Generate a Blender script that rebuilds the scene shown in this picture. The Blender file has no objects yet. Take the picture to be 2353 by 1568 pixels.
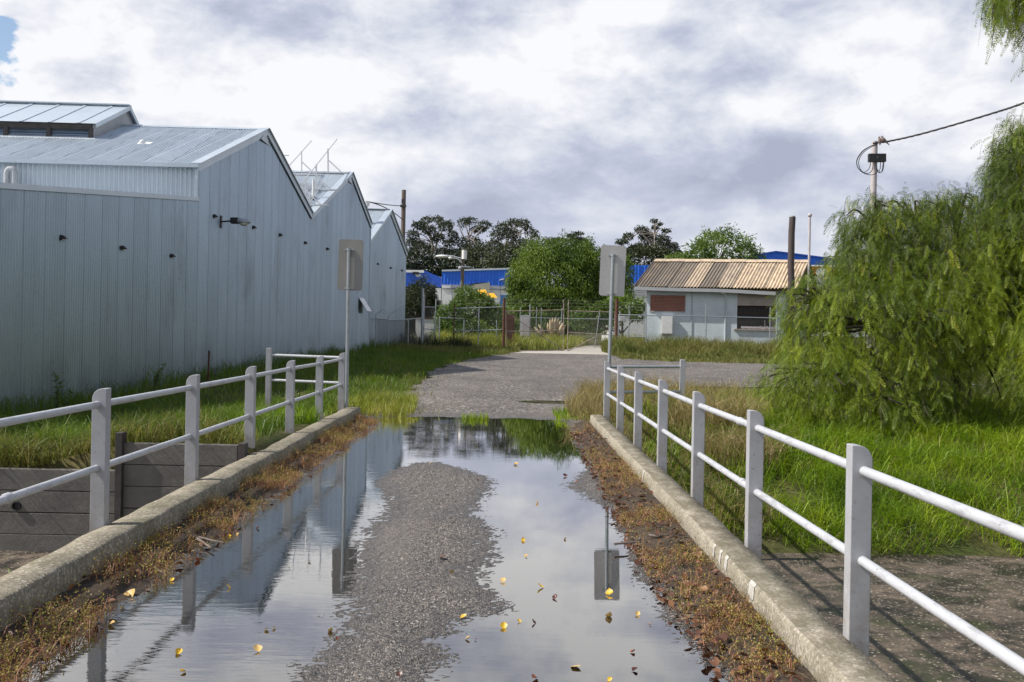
import bpy, math, random
import numpy as np
from mathutils import Vector, Matrix

C = bpy.context.scene
COL = C.collection
random.seed(7)
RNG = np.random.default_rng(11)

# ------------------------------------------------------------------ camera, world, sun, exposure
F, HX, HY, CAMZ, ROLL = 2286.0, 1165.0, 755.0, 1.61, math.radians(1.1)   # focal length / horizon point in a 2353 px wide frame
cd = bpy.data.cameras.new("camera"); cam = bpy.data.objects.new("camera", cd); COL.objects.link(cam)
cd.sensor_width = 36.0; cd.lens = 36.0 * F / 2353.0
cd.shift_x = (1176.5 - HX) / 2353.0; cd.shift_y = -(784.0 - HY) / 2353.0
cd.clip_start = 0.1; cd.clip_end = 2000
cam.matrix_world = Matrix.Translation((0, 0, CAMZ)) @ Matrix.Rotation(math.radians(90), 4, 'X') @ Matrix.Rotation(ROLL, 4, 'Z')
C.camera = cam
C.view_settings.view_transform = 'Standard'; C.view_settings.look = 'None'
C.view_settings.exposure = 0.2; C.view_settings.gamma = 1.0
C.render.engine = 'CYCLES'
C.cycles.use_denoising = True
C.cycles.max_bounces = 6; C.cycles.transparent_max_bounces = 12
C.cycles.sample_clamp_indirect = 6.0

SUN_DIR = Vector((-1.0, -0.15, 1.08)).normalized()
sl = bpy.data.lights.new("sun", 'SUN'); sun = bpy.data.objects.new("sun", sl); COL.objects.link(sun)
sl.energy = 5.0; sl.angle = math.radians(0.6); sl.color = (1.0, 0.955, 0.88)
sun.location = (-40, 0, 60)
sun.rotation_euler = (-SUN_DIR).to_track_quat('-Z', 'Y').to_euler()

world = bpy.data.worlds.new("World"); C.world = world; world.use_nodes = True
def build_world():
    nt = world.node_tree; N = nt.nodes; N.clear(); L = nt.links.new
    out = N.new('ShaderNodeOutputWorld')
    sky = N.new('ShaderNodeTexSky'); sky.sky_type = 'NISHITA'; sky.sun_disc = False
    sky.sun_elevation = math.asin(SUN_DIR.z); sky.sun_rotation = math.radians(270)
    bsky = N.new('ShaderNodeBackground'); bsky.inputs[1].default_value = 0.12
    L(sky.outputs[0], bsky.inputs[0])
    tc = N.new('ShaderNodeTexCoord'); nrm = N.new('ShaderNodeVectorMath'); nrm.operation = 'NORMALIZE'
    L(tc.outputs['Generated'], nrm.inputs[0])
    sep = N.new('ShaderNodeSeparateXYZ'); L(nrm.outputs[0], sep.inputs[0])
    def M(op, a, b=None, clamp=False):
        n = N.new('ShaderNodeMath'); n.operation = op; n.use_clamp = clamp
        for i, v in enumerate((a, b)):
            if v is None: continue
            if isinstance(v, (int, float)): n.inputs[i].default_value = v
            else: L(v, n.inputs[i])
        return n.outputs[0]
    def noise(scale, detail, rough, dist, off, stretch=(1, 1, 1)):
        mp = N.new('ShaderNodeMapping'); mp.inputs['Location'].default_value = off; mp.inputs['Scale'].default_value = stretch
        L(nrm.outputs[0], mp.inputs[0])
        n = N.new('ShaderNodeTexNoise'); n.inputs['Scale'].default_value = scale; n.inputs['Detail'].default_value = detail
        n.inputs['Roughness'].default_value = rough; n.inputs['Distortion'].default_value = dist
        L(mp.outputs[0], n.inputs['Vector']); return n.outputs[0]
    n1 = noise(3.4, 10, 0.54, 0.15, (3.1, 1.7, 0), (1, 1, 2.0))
    n2 = noise(2.2, 3, 0.5, 0.2, (9.3, 4.1, 2.0), (1, 1, 2.6))
    # lit flanks of the billows: the same noise sampled a step away, towards the sun
    n1b = noise(3.4, 10, 0.54, 0.15, (3.1 + 0.034, 1.7 + .004, -0.06), (1, 1, 2.0))
    n3 = noise(13.0, 8, 0.6, 0.4, (1.1, 6.7, 3.0), (1, 1, 1.7)); n3b = noise(13.0, 8, 0.6, 0.4, (1.1 + .022, 6.7, 3.0 - .04), (1, 1, 1.7))
    b = M('ADD', M('MULTIPLY', M('SUBTRACT', n1, 0.5), 1.15), M('MULTIPLY', M('SUBTRACT', n2, 0.5), 1.15))
    b = M('ADD', b, M('MULTIPLY', M('SUBTRACT', n1b, n1), -2.6))
    calm = N.new('ShaderNodeMapRange'); calm.inputs[1].default_value = 0.05; calm.inputs[2].default_value = 0.2; L(sep.outputs[2], calm.inputs[0])
    b = M('ADD', b, M('MULTIPLY', M('ADD', M('MULTIPLY', M('SUBTRACT', n3b, n3), -1.05), M('MULTIPLY', M('SUBTRACT', n3, 0.5), .22)), calm.outputs[0]))
    low = N.new('ShaderNodeMapRange'); low.inputs[1].default_value = 0.0; low.inputs[2].default_value = 0.19; low.inputs[3].default_value = -0.20; low.inputs[4].default_value = 0.03; L(sep.outputs[2], low.inputs[0])
    b = M('ADD', M('ADD', b, low.outputs[0]), 0.71)
    # big light and dark cloud masses, each at its own bearing and height in the sky
    def mass(px, py, rx, ry, w):
        dx, dy = px - HX, py - HY
        x = dx * math.cos(ROLL) + dy * math.sin(ROLL); y = -dx * math.sin(ROLL) + dy * math.cos(ROLL)
        v = Vector((x / F, 1.0, -y / F)).normalized()
        s = N.new('ShaderNodeVectorMath'); s.operation = 'SUBTRACT'; L(nrm.outputs[0], s.inputs[0]); s.inputs[1].default_value = v
        m = N.new('ShaderNodeVectorMath'); m.operation = 'MULTIPLY'; L(s.outputs[0], m.inputs[0])
        m.inputs[1].default_value = (F / rx, F / rx, F / ry)
        ln = N.new('ShaderNodeVectorMath'); ln.operation = 'LENGTH'; L(m.outputs[0], ln.inputs[0])
        ln2 = M('ADD', ln.outputs['Value'], M('MULTIPLY', M('SUBTRACT', n1 if w < 1 else n3, 0.5), -1.8 if w < 1 else 7.0))
        g = M('SUBTRACT', 1.0, M('MULTIPLY', ln2, 0.36), True)
        return M('MULTIPLY', M('MULTIPLY', g, g), w * 0.62)
    for a in ((880, 245, 190, 50, -0.75), (1130, 310, 170, 45, -0.5), (330, 130, 300, 110, 0.5), (1290, 215, 160, 60, 0.42), (640, 170, 170, 60, 0.3),
              (1930, 130, 260, 70, 0.35), (1900, 290, 300, 50, 0.3), (1900, 385, 330, 60, -0.55), (800, 380, 160, 60, 0.4), (1050, 60, 300, 50, -0.4),
              (1650, 180, 250, 60, -0.35), (1600, 480, 600, 90, -0.42), (1250, 560, 300, 50, -0.1)):
        b = M('ADD', b, mass(*a))
    ramp = N.new('ShaderNodeValToRGB'); cr = ramp.color_ramp
    cr.elements[0].position = 0.0; cr.elements[0].color = (0.37, 0.405, 0.52, 1)
    cr.elements[1].position = 1.0; cr.elements[1].color = (0.83, 0.84, 0.865, 1)
    e = cr.elements.new(0.33); e.color = (0.48, 0.515, 0.63, 1)
    e = cr.elements.new(0.66); e.color = (0.655, 0.68, 0.75, 1)
    L(b, ramp.inputs[0])
    bc = N.new('ShaderNodeBackground'); bc.inputs[1].default_value = 1.0; L(ramp.outputs[0], bc.inputs[0])
    # a small gap of open blue sky, and thinner cloud high up behind the viewer
    gap = M('ADD', mass(10, 85, 20, 40, 2.6), mass(-15, 140, 34, 50, 2.4))
    high = N.new('ShaderNodeMapRange'); high.inputs[1].default_value = 0.42; high.inputs[2].default_value = 0.62; high.inputs[4].default_value = 1.15; L(sep.outputs[2], high.inputs[0])
    gap = M('ADD', gap, high.outputs[0])
    gap = M('ADD', gap, M('MULTIPLY', M('SUBTRACT', n1, 0.5), 2.2))
    mx = N.new('ShaderNodeMixShader'); 
    fac = M('MULTIPLY', M('SUBTRACT', gap, 0.45), 1.5, True)
    L(fac, mx.inputs[0]); L(bc.outputs[0], mx.inputs[1]); L(bsky.outputs[0], mx.inputs[2]); L(mx.outputs[0], out.inputs[0])
build_world()

# ------------------------------------------------------------------ helpers
CR, SR = math.cos(ROLL), math.sin(ROLL)
def derot(px, py):
    dx, dy = px - HX, py - HY
    return dx * CR + dy * SR, -dx * SR + dy * CR
def W(px, py, d):
    x, y = derot(px, py); return Vector((x * d / F, d, CAMZ - y * d / F))
def G(px, py, z=0.0):
    x, y = derot(px, py); d = (CAMZ - z) * F / y; return Vector((x * d / F, d, z))
def sstep(a, b, x):
    t = np.clip((np.asarray(x, float) - a) / (b - a), 0, 1); return t * t * (3 - 2 * t)

WL = {}
def thing(name, label, cat, loc=(0, 0, 0), group=None):
    o = bpy.data.objects.new(name, None); o.empty_display_size = 0.2; COL.objects.link(o); o.location = loc
    WL[o.name] = Vector(loc); o['label'] = label; o['category'] = cat
    if group: o['group'] = group
    return o
def tag(o, label, cat, group=None):
    o['label'] = label; o['category'] = cat
    if group: o['group'] = group
    return o
def struct(o): o['kind'] = 'structure'; return o
def stuff(o, label=None, cat=None):
    o['kind'] = 'stuff'
    if label: o['label'] = label; o['category'] = cat
    return o
def link(name, me, mat, parent=None, loc=None):
    o = bpy.data.objects.new(name, me); COL.objects.link(o)
    if mat is not None and not me.materials: me.materials.append(mat)
    if parent is not None: o.parent = parent; WL[o.name] = Vector(WL[parent.name])
    else: WL[o.name] = Vector(loc or (0, 0, 0)); o.location = loc or (0, 0, 0)
    return o
def np_mesh(name, V, Q, mat, parent=None, smooth=False, attr=None):
    """big mesh of quads (or tris) straight from arrays"""
    V = np.asarray(V, np.float32); Q = np.asarray(Q, np.int32)
    if parent is not None: V = V - np.array(WL[parent.name], np.float32)
    me = bpy.data.meshes.new(name); k = Q.shape[1]
    me.vertices.add(len(V)); me.vertices.foreach_set('co', V.ravel())
    me.loops.add(Q.size); me.loops.foreach_set('vertex_index', Q.ravel())
    me.polygons.add(len(Q)); me.polygons.foreach_set('loop_start', np.arange(0, Q.size, k, dtype=np.int32))
    me.polygons.foreach_set('loop_total', np.full(len(Q), k, np.int32))
    if smooth: me.polygons.foreach_set('use_smooth', np.ones(len(Q), bool))
    if attr is not None:
        a = me.attributes.new('tint', 'FLOAT', 'POINT'); a.data.foreach_set('value', np.asarray(attr, np.float32))
    me.update(calc_edges=True)
    return link(name, me, mat, parent)

class MB:
    def __init__(s): s.v = []; s.f = []; s.sm = []
    def add(s, vs, fs, smooth=False):
        n = len(s.v); s.v += [tuple(v) for v in vs]
        for f in fs: s.f.append(tuple(i + n for i in f)); s.sm.append(smooth)
        return s
    def box(s, c, sz, M=None):
        x, y, z = sz[0] / 2, sz[1] / 2, sz[2] / 2
        vs = [Vector((a * x, b * y, d * z)) for d in (-1, 1) for b in (-1, 1) for a in (-1, 1)]
        if M is not None: vs = [M @ v for v in vs]
        c = Vector(c); vs = [v + c for v in vs]
        return s.add(vs, [(0, 2, 3, 1), (4, 5, 7, 6), (0, 1, 5, 4), (2, 6, 7, 3), (0, 4, 6, 2), (1, 3, 7, 5)])
    def bar(s, p, q, w, h, up=(0, 0, 1)):
        p, q = Vector(p), Vector(q); t = (q - p).normalized(); up = Vector(up)
        a = t.cross(up)
        if a.length < 1e-4: a = t.cross(Vector((0, 1, 0)))
        a.normalize(); b = a.cross(t).normalized()
        vs = []
        for o in (p, q):
            for i, j in ((-1, -1), (1, -1), (1, 1), (-1, 1)): vs.append(o + a * (w / 2 * i) + b * (h / 2 * j))
        return s.add(vs, [(3, 2, 1, 0), (4, 5, 6, 7), (0, 1, 5, 4), (1, 2, 6, 5), (2, 3, 7, 6), (3, 0, 4, 7)])
    def tube(s, pts, r, n=8, cap=True):
        pts = [Vector(p) for p in pts]; m = len(pts)
        rs = r if isinstance(r, (list, tuple)) else [r] * m
        vs = []; ref = None
        for i, p in enumerate(pts):
            t = (pts[min(i + 1, m - 1)] - pts[max(i - 1, 0)]).normalized()
            if ref is None:
                ref = Vector((0, 0, 1)) if abs(t.z) < 0.9 else Vector((1, 0, 0))
            a = t.cross(ref).normalized(); b = a.cross(t).normalized(); ref = b
            for k in range(n):
                an = 2 * math.pi * k / n; vs.append(p + (a * math.cos(an) + b * math.sin(an)) * rs[i])
        fs = [(i * n + k, i * n + (k + 1) % n, (i + 1) * n + (k + 1) % n, (i + 1) * n + k) for i in range(m - 1) for k in range(n)]
        s.add(vs, fs, True)
        if cap:
            s.add([vs[k] for k in range(n)], [tuple(range(n))]); s.add(vs[(m - 1) * n:], [tuple(reversed(range(n)))])
        return s
    def prism(s, poly, ax, depth):
        """extrude the 3-D polygon by vector ax*depth"""
        poly = [Vector(p) for p in poly]; a = Vector(ax) * depth; n = len(poly)
        s.add(poly + [p + a for p in poly], [tuple(range(n)), tuple(reversed(range(n, 2 * n)))] + [(i, i + n, (i + 1) % n + n, (i + 1) % n) for i in range(n)])
        return s
    def quad(s, *p): return s.add(p, [(0, 1, 2, 3)])
    def ball(s, c, r, nu=10, nv=7):
        c = Vector(c); r = r if isinstance(r, (tuple, list)) else (r, r, r); vs = []
        for j in range(nv + 1):
            th = math.pi * j / nv
            for i in range(nu):
                ph = 2 * math.pi * i / nu
                vs.append(c + Vector((r[0] * math.sin(th) * math.cos(ph), r[1] * math.sin(th) * math.sin(ph), r[2] * math.cos(th))))
        return s.add(vs, [(j * nu + i, (j + 1) * nu + i, (j + 1) * nu + (i + 1) % nu, j * nu + (i + 1) % nu) for j in range(nv) for i in range(nu)], True)
    def build(s, name, mat, parent=None, bevel=0.0):
        me = bpy.data.meshes.new(name)
        o0 = WL[parent.name] if parent is not None else Vector((0, 0, 0))
        me.from_pydata([tuple(Vector(v) - o0) for v in s.v], [], s.f)
        me.polygons.foreach_set('use_smooth', s.sm); me.update()
        o = link(name, me, mat, parent)
        if bevel:
            b = o.modifiers.new('bevel', 'BEVEL'); b.width = bevel; b.segments = 2; b.limit_method = 'ANGLE'
        return o

# ------------------------------------------------------------------ materials
class NT:
    def __init__(s, name):
        s.m = bpy.data.materials.new(name); s.m.use_nodes = True; s.t = s.m.node_tree; s.N = s.t.nodes; s.N.clear()
        s.out = s.N.new('ShaderNodeOutputMaterial'); s.tc = s.N.new('ShaderNodeTexCoord')
    def n(s, typ, **kw):
        x = s.N.new(typ)
        for k, v in kw.items(): setattr(x, k, v)
        return x
    def set(s, node, key, v):
        if hasattr(v, 'is_output') or isinstance(v, bpy.types.NodeSocket): s.t.links.new(v, node.inputs[key])
        elif isinstance(v, tuple) and len(v) == 3 and node.inputs[key].type == 'RGBA': node.inputs[key].default_value = (*v, 1)
        else: node.inputs[key].default_value = v
    def math(s, op, a, b=0.0, clamp=False):
        x = s.n('ShaderNodeMath', operation=op, use_clamp=clamp); s.set(x, 0, a); s.set(x, 1, b); return x.outputs[0]
    def noise(s, scale, detail=4, rough=0.55, vec=None, stretch=None, dist=0.0, off=(0, 0, 0)):
        v = vec or s.tc.outputs['Object']
        if stretch or off != (0, 0, 0):
            mp = s.n('ShaderNodeMapping'); s.set(mp, 0, v); mp.inputs['Scale'].default_value = stretch or (1, 1, 1); mp.inputs['Location'].default_value = off; v = mp.outputs[0]
        x = s.n('ShaderNodeTexNoise'); s.set(x, 'Vector', v); x.inputs['Scale'].default_value = scale; x.inputs['Detail'].default_value = detail
        x.inputs['Roughness'].default_value = rough; x.inputs['Distortion'].default_value = dist
        return x.outputs[0]
    def vor(s, scale, feat='F1', out='Distance', vec=None, stretch=None):
        v = vec or s.tc.outputs['Object']
        if stretch:
            mp = s.n('ShaderNodeMapping'); s.set(mp, 0, v); mp.inputs['Scale'].default_value = stretch; v = mp.outputs[0]
        x = s.n('ShaderNodeTexVoronoi', feature=feat); s.set(x, 'Vector', v); x.inputs['Scale'].default_value = scale; return x.outputs[out]
    def ramp(s, fac, stops, interp='LINEAR'):
        x = s.n('ShaderNodeValToRGB'); r = x.color_ramp; r.interpolation = interp
        r.elements[0].position = stops[0][0]; r.elements[0].color = (*stops[0][1], 1)
        r.elements[1].position = stops[-1][0]; r.elements[1].color = (*stops[-1][1], 1)
        for p, c in stops[1:-1]:
            e = r.elements.new(p); e.color = (*c, 1)
        s.set(x, 0, fac); return x.outputs[0]
    def maprange(s, v, a, b, c=0.0, d=1.0):
        x = s.n('ShaderNodeMapRange'); s.set(x, 0, v); x.inputs[1].default_value = a; x.inputs[2].default_value = b; x.inputs[3].default_value = c; x.inputs[4].default_value = d
        return x.outputs[0]
    def mix(s, fac, a, b, mode='MIX'):
        x = s.n('ShaderNodeMix', data_type='RGBA', blend_type=mode); s.set(x, 0, fac)
        for i, v in ((6, a), (7, b)):
            if isinstance(v, tuple): x.inputs[i].default_value = (*v, 1)
            else: s.t.links.new(v, x.inputs[i])
        return x.outputs[2]
    def bump(s, h, strength=0.3, dist=0.01):
        x = s.n('ShaderNodeBump'); s.set(x, 'Height', h); x.inputs['Strength'].default_value = strength; x.inputs['Distance'].default_value = dist; return x.outputs[0]
    def pbsdf(s, col, rough=0.6, metal=0.0, normal=None, spec=0.5):
        x = s.n('ShaderNodeBsdfPrincipled'); s.set(x, 'Base Color', col); s.set(x, 'Roughness', rough); s.set(x, 'Metallic', metal)
        x.inputs['Specular IOR Level'].default_value = spec
        if normal is not None: s.set(x, 'Normal', normal)
        return x.outputs[0]
    def done(s, shader): s.t.links.new(shader, s.out.inputs[0]); return s.m
    def pos(s): return s.n('ShaderNodeNewGeometry').outputs['Position']
    def island(s): return s.n('ShaderNodeNewGeometry').outputs['Random Per Island']
    def xyz(s, v):
        x = s.n('ShaderNodeSeparateXYZ'); s.set(x, 0, v); return x.outputs

def simple(name, a, b=None, scale=3.0, rough=0.6, metal=0.0, bump=0.0, bscale=40.0, spec=0.5, stretch=None):
    t = NT(name); b = b or tuple(v * 0.75 for v in a)
    col = t.mix(t.math('MULTIPLY', t.maprange(t.noise(scale, 6, 0.6, stretch=stretch), 0.3, 0.7), 1.0, True), a, b)
    nm = t.bump(t.noise(bscale, 4), bump, 0.01) if bump else None
    return t.done(t.pbsdf(col, rough, metal, nm, spec))

def metal_cladding(name, a, b, rough=0.42, metal=0.55, stain=0.0, axis=None, lapdark=0.5):
    t = NT(name)
    n = t.noise(1.2, 6, 0.6, stretch=(1, 1, 0.25)); n2 = t.noise(35, 3, 0.6)
    col = t.mix(t.maprange(n, 0.3, 0.7), a, b)
    col = t.mix(t.math('MULTIPLY', t.maprange(n2, 0.5, 0.75), 0.12), col, tuple(v * 0.7 for v in a))
    if axis is not None:      # sheet laps: a dark line along each joint, and sheets that have weathered differently
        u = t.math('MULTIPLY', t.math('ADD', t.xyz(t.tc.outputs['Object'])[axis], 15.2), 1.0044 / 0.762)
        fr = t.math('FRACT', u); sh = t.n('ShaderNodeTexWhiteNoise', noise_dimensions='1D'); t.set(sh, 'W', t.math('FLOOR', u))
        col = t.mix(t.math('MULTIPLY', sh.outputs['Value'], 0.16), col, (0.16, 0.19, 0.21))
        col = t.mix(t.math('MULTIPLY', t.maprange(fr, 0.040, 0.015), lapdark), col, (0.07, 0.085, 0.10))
        streak = t.noise(9.0, 4, 0.6, stretch=(1, 1, 0.035), off=(2, 8, 0))
        col = t.mix(t.math('MULTIPLY', t.maprange(streak, 0.55, 0.72), 0.22), col, (0.13, 0.14, 0.135))
    if stain:
        sm = t.math('MULTIPLY', t.maprange(t.noise(0.55, 5, 0.6, stretch=(1, 1, 0.5), off=(4, 2, 0)), 0.55, 0.75), stain)
        col = t.mix(sm, col, (0.10, 0.105, 0.095))
        z = t.xyz(t.tc.outputs['Object'])[2]
        base = t.math('MULTIPLY', t.maprange(z, 1.5, -0.3), t.maprange(t.noise(1.4, 6, 0.65, stretch=(1, 1, 0.4)), 0.38, 0.66))
        col = t.mix(t.math('MULTIPLY', base, 0.6, True), col, (0.085, 0.09, 0.07))
    return t.done(t.pbsdf(col, t.maprange(n2, 0.3, 0.8, rough - 0.08, rough + 0.12), metal))

M = {}
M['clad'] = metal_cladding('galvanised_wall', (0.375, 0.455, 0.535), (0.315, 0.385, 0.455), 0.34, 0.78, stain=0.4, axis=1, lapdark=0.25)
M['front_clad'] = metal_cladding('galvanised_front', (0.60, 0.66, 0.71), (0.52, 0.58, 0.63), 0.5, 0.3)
M['roof_clad'] = metal_cladding('galvanised_roof', (0.58, 0.64, 0.68), (0.50, 0.56, 0.61), 0.5, 0.35, axis=0, lapdark=0.4)
M['flash'] = metal_cladding('metal_flashing', (0.55, 0.61, 0.66), (0.47, 0.53, 0.59), 0.45, 0.4)
M['alum'] = simple('aluminium', (0.62, 0.63, 0.65), (0.52, 0.53, 0.55), 6, 0.45, 0.5)
M['darktimber'] = simple('dark_timber', (0.07, 0.06, 0.055), (0.035, 0.03, 0.03), 5, 0.8, 0, 0.3, 60)
M['fibro'] = simple('grey_sheet', (0.42, 0.43, 0.44), (0.33, 0.34, 0.35), 2, 0.7)
M['dark'] = simple('dark_fitting', (0.045, 0.04, 0.045), (0.03, 0.027, 0.03), 8, 0.5)
M['black'] = simple('black_plastic', (0.012, 0.012, 0.014), None, 8, 0.5)
M['glass'] = simple('lamp_glass', (0.55, 0.56, 0.5), (0.42, 0.43, 0.36), 10, 0.15)
M['white'] = simple('white_paint', (0.75, 0.75, 0.74), (0.66, 0.66, 0.64), 3, 0.5)
M['markpaint'] = simple('worn_kerb_paint', (0.55, 0.53, 0.49), (0.36, 0.34, 0.29), 22, 0.7)
M['timber'] = simple('weathered_pole_timber', (0.19, 0.155, 0.12), (0.10, 0.08, 0.065), 4, 0.85, 0, 0.4, 30, stretch=(4, 4, 0.3))
M['darkpole'] = simple('dark_weathered_timber', (0.10, 0.075, 0.07), (0.05, 0.04, 0.038), 4, 0.85, 0, 0.5, 30, stretch=(4, 4, 0.3))
M['palepole'] = simple('pale_pole', (0.55, 0.5, 0.5), (0.4, 0.36, 0.36), 3, 0.7)
M['cable'] = simple('cable_rubber', (0.02, 0.02, 0.025), None, 5, 0.6)
M['galv'] = simple('galvanised_steel', (0.40, 0.43, 0.45), (0.30, 0.33, 0.35), 8, 0.45, 0.5)
M['wire'] = simple('galvanised_wire', (0.24, 0.24, 0.24), (0.15, 0.15, 0.14), 4, 0.6, 0.3)
M['rust'] = simple('rusty_steel', (0.15, 0.06, 0.035), (0.07, 0.035, 0.025), 9, 0.85, 0.1, 0.3, 40)
M['rustpaint'] = simple('rust_speckled_galvanised', (0.42, 0.38, 0.33), (0.17, 0.10, 0.065), 6, 0.7, 0.2)
M['brick'] = None
M['blue'] = simple('blue_cladding', (0.012, 0.15, 0.75), (0.01, 0.13, 0.68), 0.5, 0.5)
M['deepblue'] = simple('deep_blue_cladding', (0.012, 0.085, 0.48), (0.01, 0.075, 0.42), 0.5, 0.5)
M['orange'] = simple('orange_band', (0.80, 0.17, 0.02), None, 1, 0.5)
M['yellow'] = simple('yellow_awning', (0.80, 0.43, 0.01), (0.72, 0.36, 0.01), 1, 0.6)
M['beige'] = simple('beige_panel', (0.44, 0.42, 0.33), None, 1, 0.7)
M['bluecrate'] = simple('blue_plastic', (0.06, 0.22, 0.55), None, 3, 0.5)
M['navy'] = simple('navy_plastic', (0.02, 0.04, 0.11), None, 3, 0.5)

def brick_mat(name, c1, c2, mortar, sx=1.0, grime=0.3, bw=0.24, bh=0.086):
    t = NT(name)
    sw = t.xyz(t.tc.outputs['Object']); cmb = t.n('ShaderNodeCombineXYZ'); t.set(cmb, 0, sw[0]); t.set(cmb, 1, sw[2])
    b = t.n('ShaderNodeTexBrick'); t.set(b, 'Vector', cmb.outputs[0]); b.inputs['Scale'].default_value = 1.0
    b.inputs['Brick Width'].default_value = bw; b.inputs['Row Height'].default_value = bh; b.inputs['Mortar Size'].default_value = 0.007
    t.set(b, 'Color1', c1); t.set(b, 'Color2', c2); t.set(b, 'Mortar', mortar)
    col = t.mix(t.math('MULTIPLY', t.maprange(t.noise(1.3, 6, 0.65), 0.45, 0.75), grime), b.outputs[0], (0.12, 0.11, 0.10))
    return t.done(t.pbsdf(col, 0.8, 0, t.bump(b.outputs['Fac'], -0.4, 0.008)))
M['redbrick'] = brick_mat('red_brick', (0.20, 0.055, 0.032), (0.26, 0.078, 0.046), (0.27, 0.24, 0.22))
M['whitebrick'] = brick_mat('painted_brick', (0.62, 0.68, 0.71), (0.58, 0.645, 0.68), (0.47, 0.53, 0.57), grime=.22)
M['barebrick'] = brick_mat('pale_bare_brick', (0.42, 0.36, 0.32), (0.38, 0.32, 0.29), (0.26, 0.23, 0.21), grime=0.5)

def rail_paint():
    t = NT('white_rail_paint')
    worn = t.maprange(t.noise(9, 6, 0.7, stretch=(3, 0.6, 3)), 0.50, 0.62)
    col = t.mix(t.math('MULTIPLY', worn, 0.55), (0.455, 0.465, 0.49), (0.24, 0.235, 0.235))
    rust = t.maprange(t.noise(14, 5, 0.7, off=(3, 1, 8)), 0.66, 0.71)
    col = t.mix(t.math('MULTIPLY', rust, 0.8), col, (0.16, 0.09, 0.06))
    return t.done(t.pbsdf(col, 0.42))
M['rail'] = rail_paint()
def post_paint():
    t = NT('white_post_paint')
    col = t.mix(t.maprange(t.noise(5, 6, 0.65), 0.4, 0.75), (0.37, 0.375, 0.395), (0.31, 0.315, 0.33))
    speck = t.maprange(t.noise(38, 4, 0.65), 0.63, 0.70)
    col = t.mix(t.math('MULTIPLY', speck, 0.6), col, (0.17, 0.12, 0.09))
    z = t.xyz(t.tc.outputs['Object'])[2]
    foot = t.math('MULTIPLY', t.maprange(z, 0.6, 0.0), t.maprange(t.noise(7, 5, 0.7), 0.36, 0.6))
    col = t.mix(t.math('MULTIPLY', foot, 0.75, True), col, (0.20, 0.15, 0.10))
    return t.done(t.pbsdf(col, 0.5, 0, t.bump(t.noise(60, 3), 0.12, 0.004)))
M['post'] = post_paint()
def sign_mat():
    t = NT('bare_sign_back')
    col = t.mix(t.maprange(t.noise(2.5, 4), 0.3, 0.7), (0.50, 0.49, 0.48), (0.44, 0.42, 0.41))
    return t.done(t.pbsdf(col, 0.5, 0.25))
M['sign'] = sign_mat()
M['signgrey'] = simple('dull_sign_back', (0.28, 0.27, 0.255), (0.23, 0.22, 0.21), 2.5, 0.55, 0.2)

def concrete(name, a, b, moss=0.3, chips=0.5, scale=3.0, topmoss=0.0):
    t = NT(name)
    col = t.mix(t.maprange(t.noise(scale, 7, 0.65), 0.3, 0.7), a, b)
    c = t.vor(70, out='Color'); cv = t.xyz(c)[0]
    col = t.mix(t.math('MULTIPLY', t.maprange(cv, 0.72, 0.95), chips), col, (0.52, 0.47, 0.40))
    col = t.mix(t.math('MULTIPLY', t.maprange(cv, 0.25, 0.05), chips), col, tuple(v * 0.35 for v in a))
    ms = t.maprange(t.noise(2.2, 7, 0.7, off=(7, 3, 1)), 0.5, 0.7)
    col = t.mix(t.math('MULTIPLY', ms, moss), col, (0.075, 0.075, 0.03))
    if topmoss:
        nz = t.xyz(t.n('ShaderNodeNewGeometry').outputs['True Normal'])[2]
        tm = t.math('MULTIPLY', t.maprange(nz, 0.75, 0.95), t.maprange(t.noise(8, 7, 0.7, stretch=(1, .5, 1), off=(1, 2, 3)), 0.36, 0.58))
        col = t.mix(t.math('MULTIPLY', tm, topmoss), col, (0.105, 0.09, 0.055))
        edge = t.maprange(t.noise(16, 5, 0.7), 0.62, 0.72)
        col = t.mix(t.math('MULTIPLY', edge, 0.5), col, (0.33, 0.21, 0.10))
    h = t.math('ADD', t.noise(14, 6, 0.7), t.math('MULTIPLY', t.vor(70), 0.5))
    return t.done(t.pbsdf(col, 0.85, 0, t.bump(h, 0.5, 0.012), 0.3))
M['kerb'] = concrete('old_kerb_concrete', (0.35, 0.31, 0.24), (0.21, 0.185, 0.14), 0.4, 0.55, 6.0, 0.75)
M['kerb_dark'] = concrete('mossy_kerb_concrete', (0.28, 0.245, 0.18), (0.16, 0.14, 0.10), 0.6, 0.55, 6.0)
M['slab'] = concrete('concrete_deck', (0.25, 0.235, 0.2), (0.17, 0.16, 0.14), 0.3, 0.3)
M['apron'] = concrete('pale_concrete', (0.47, 0.43, 0.37), (0.38, 0.35, 0.30), 0.1, 0.2, 1.5)
def plank_mat():
    t = NT('sleeper_concrete')
    col = t.mix(t.maprange(t.noise(1.8, 8, 0.7, stretch=(0.7, 1, 1.6)), 0.3, 0.72), (0.185, 0.172, 0.15), (0.09, 0.084, 0.076))
    col = t.mix(t.math('MULTIPLY', t.maprange(t.noise(5, 5, 0.7, off=(5, 5, 5)), 0.55, 0.75), 0.5), col, (0.25, 0.235, 0.21))
    p = t.xyz(t.tc.outputs['Object'])
    col = t.mix(t.math('MULTIPLY', t.math('MULTIPLY', t.maprange(t.noise(5, 4, 0.6, off=(1, 9, 2)), 0.6, 0.68), t.maprange(p[0], -4.9, -5.1)), 0.45), col, (0.05, 0.25, 0.32))
    return t.done(t.pbsdf(col, 0.8, 0, t.bump(t.noise(20, 6, 0.7), 0.4, 0.012)))
M['sleeper'] = plank_mat()
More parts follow.
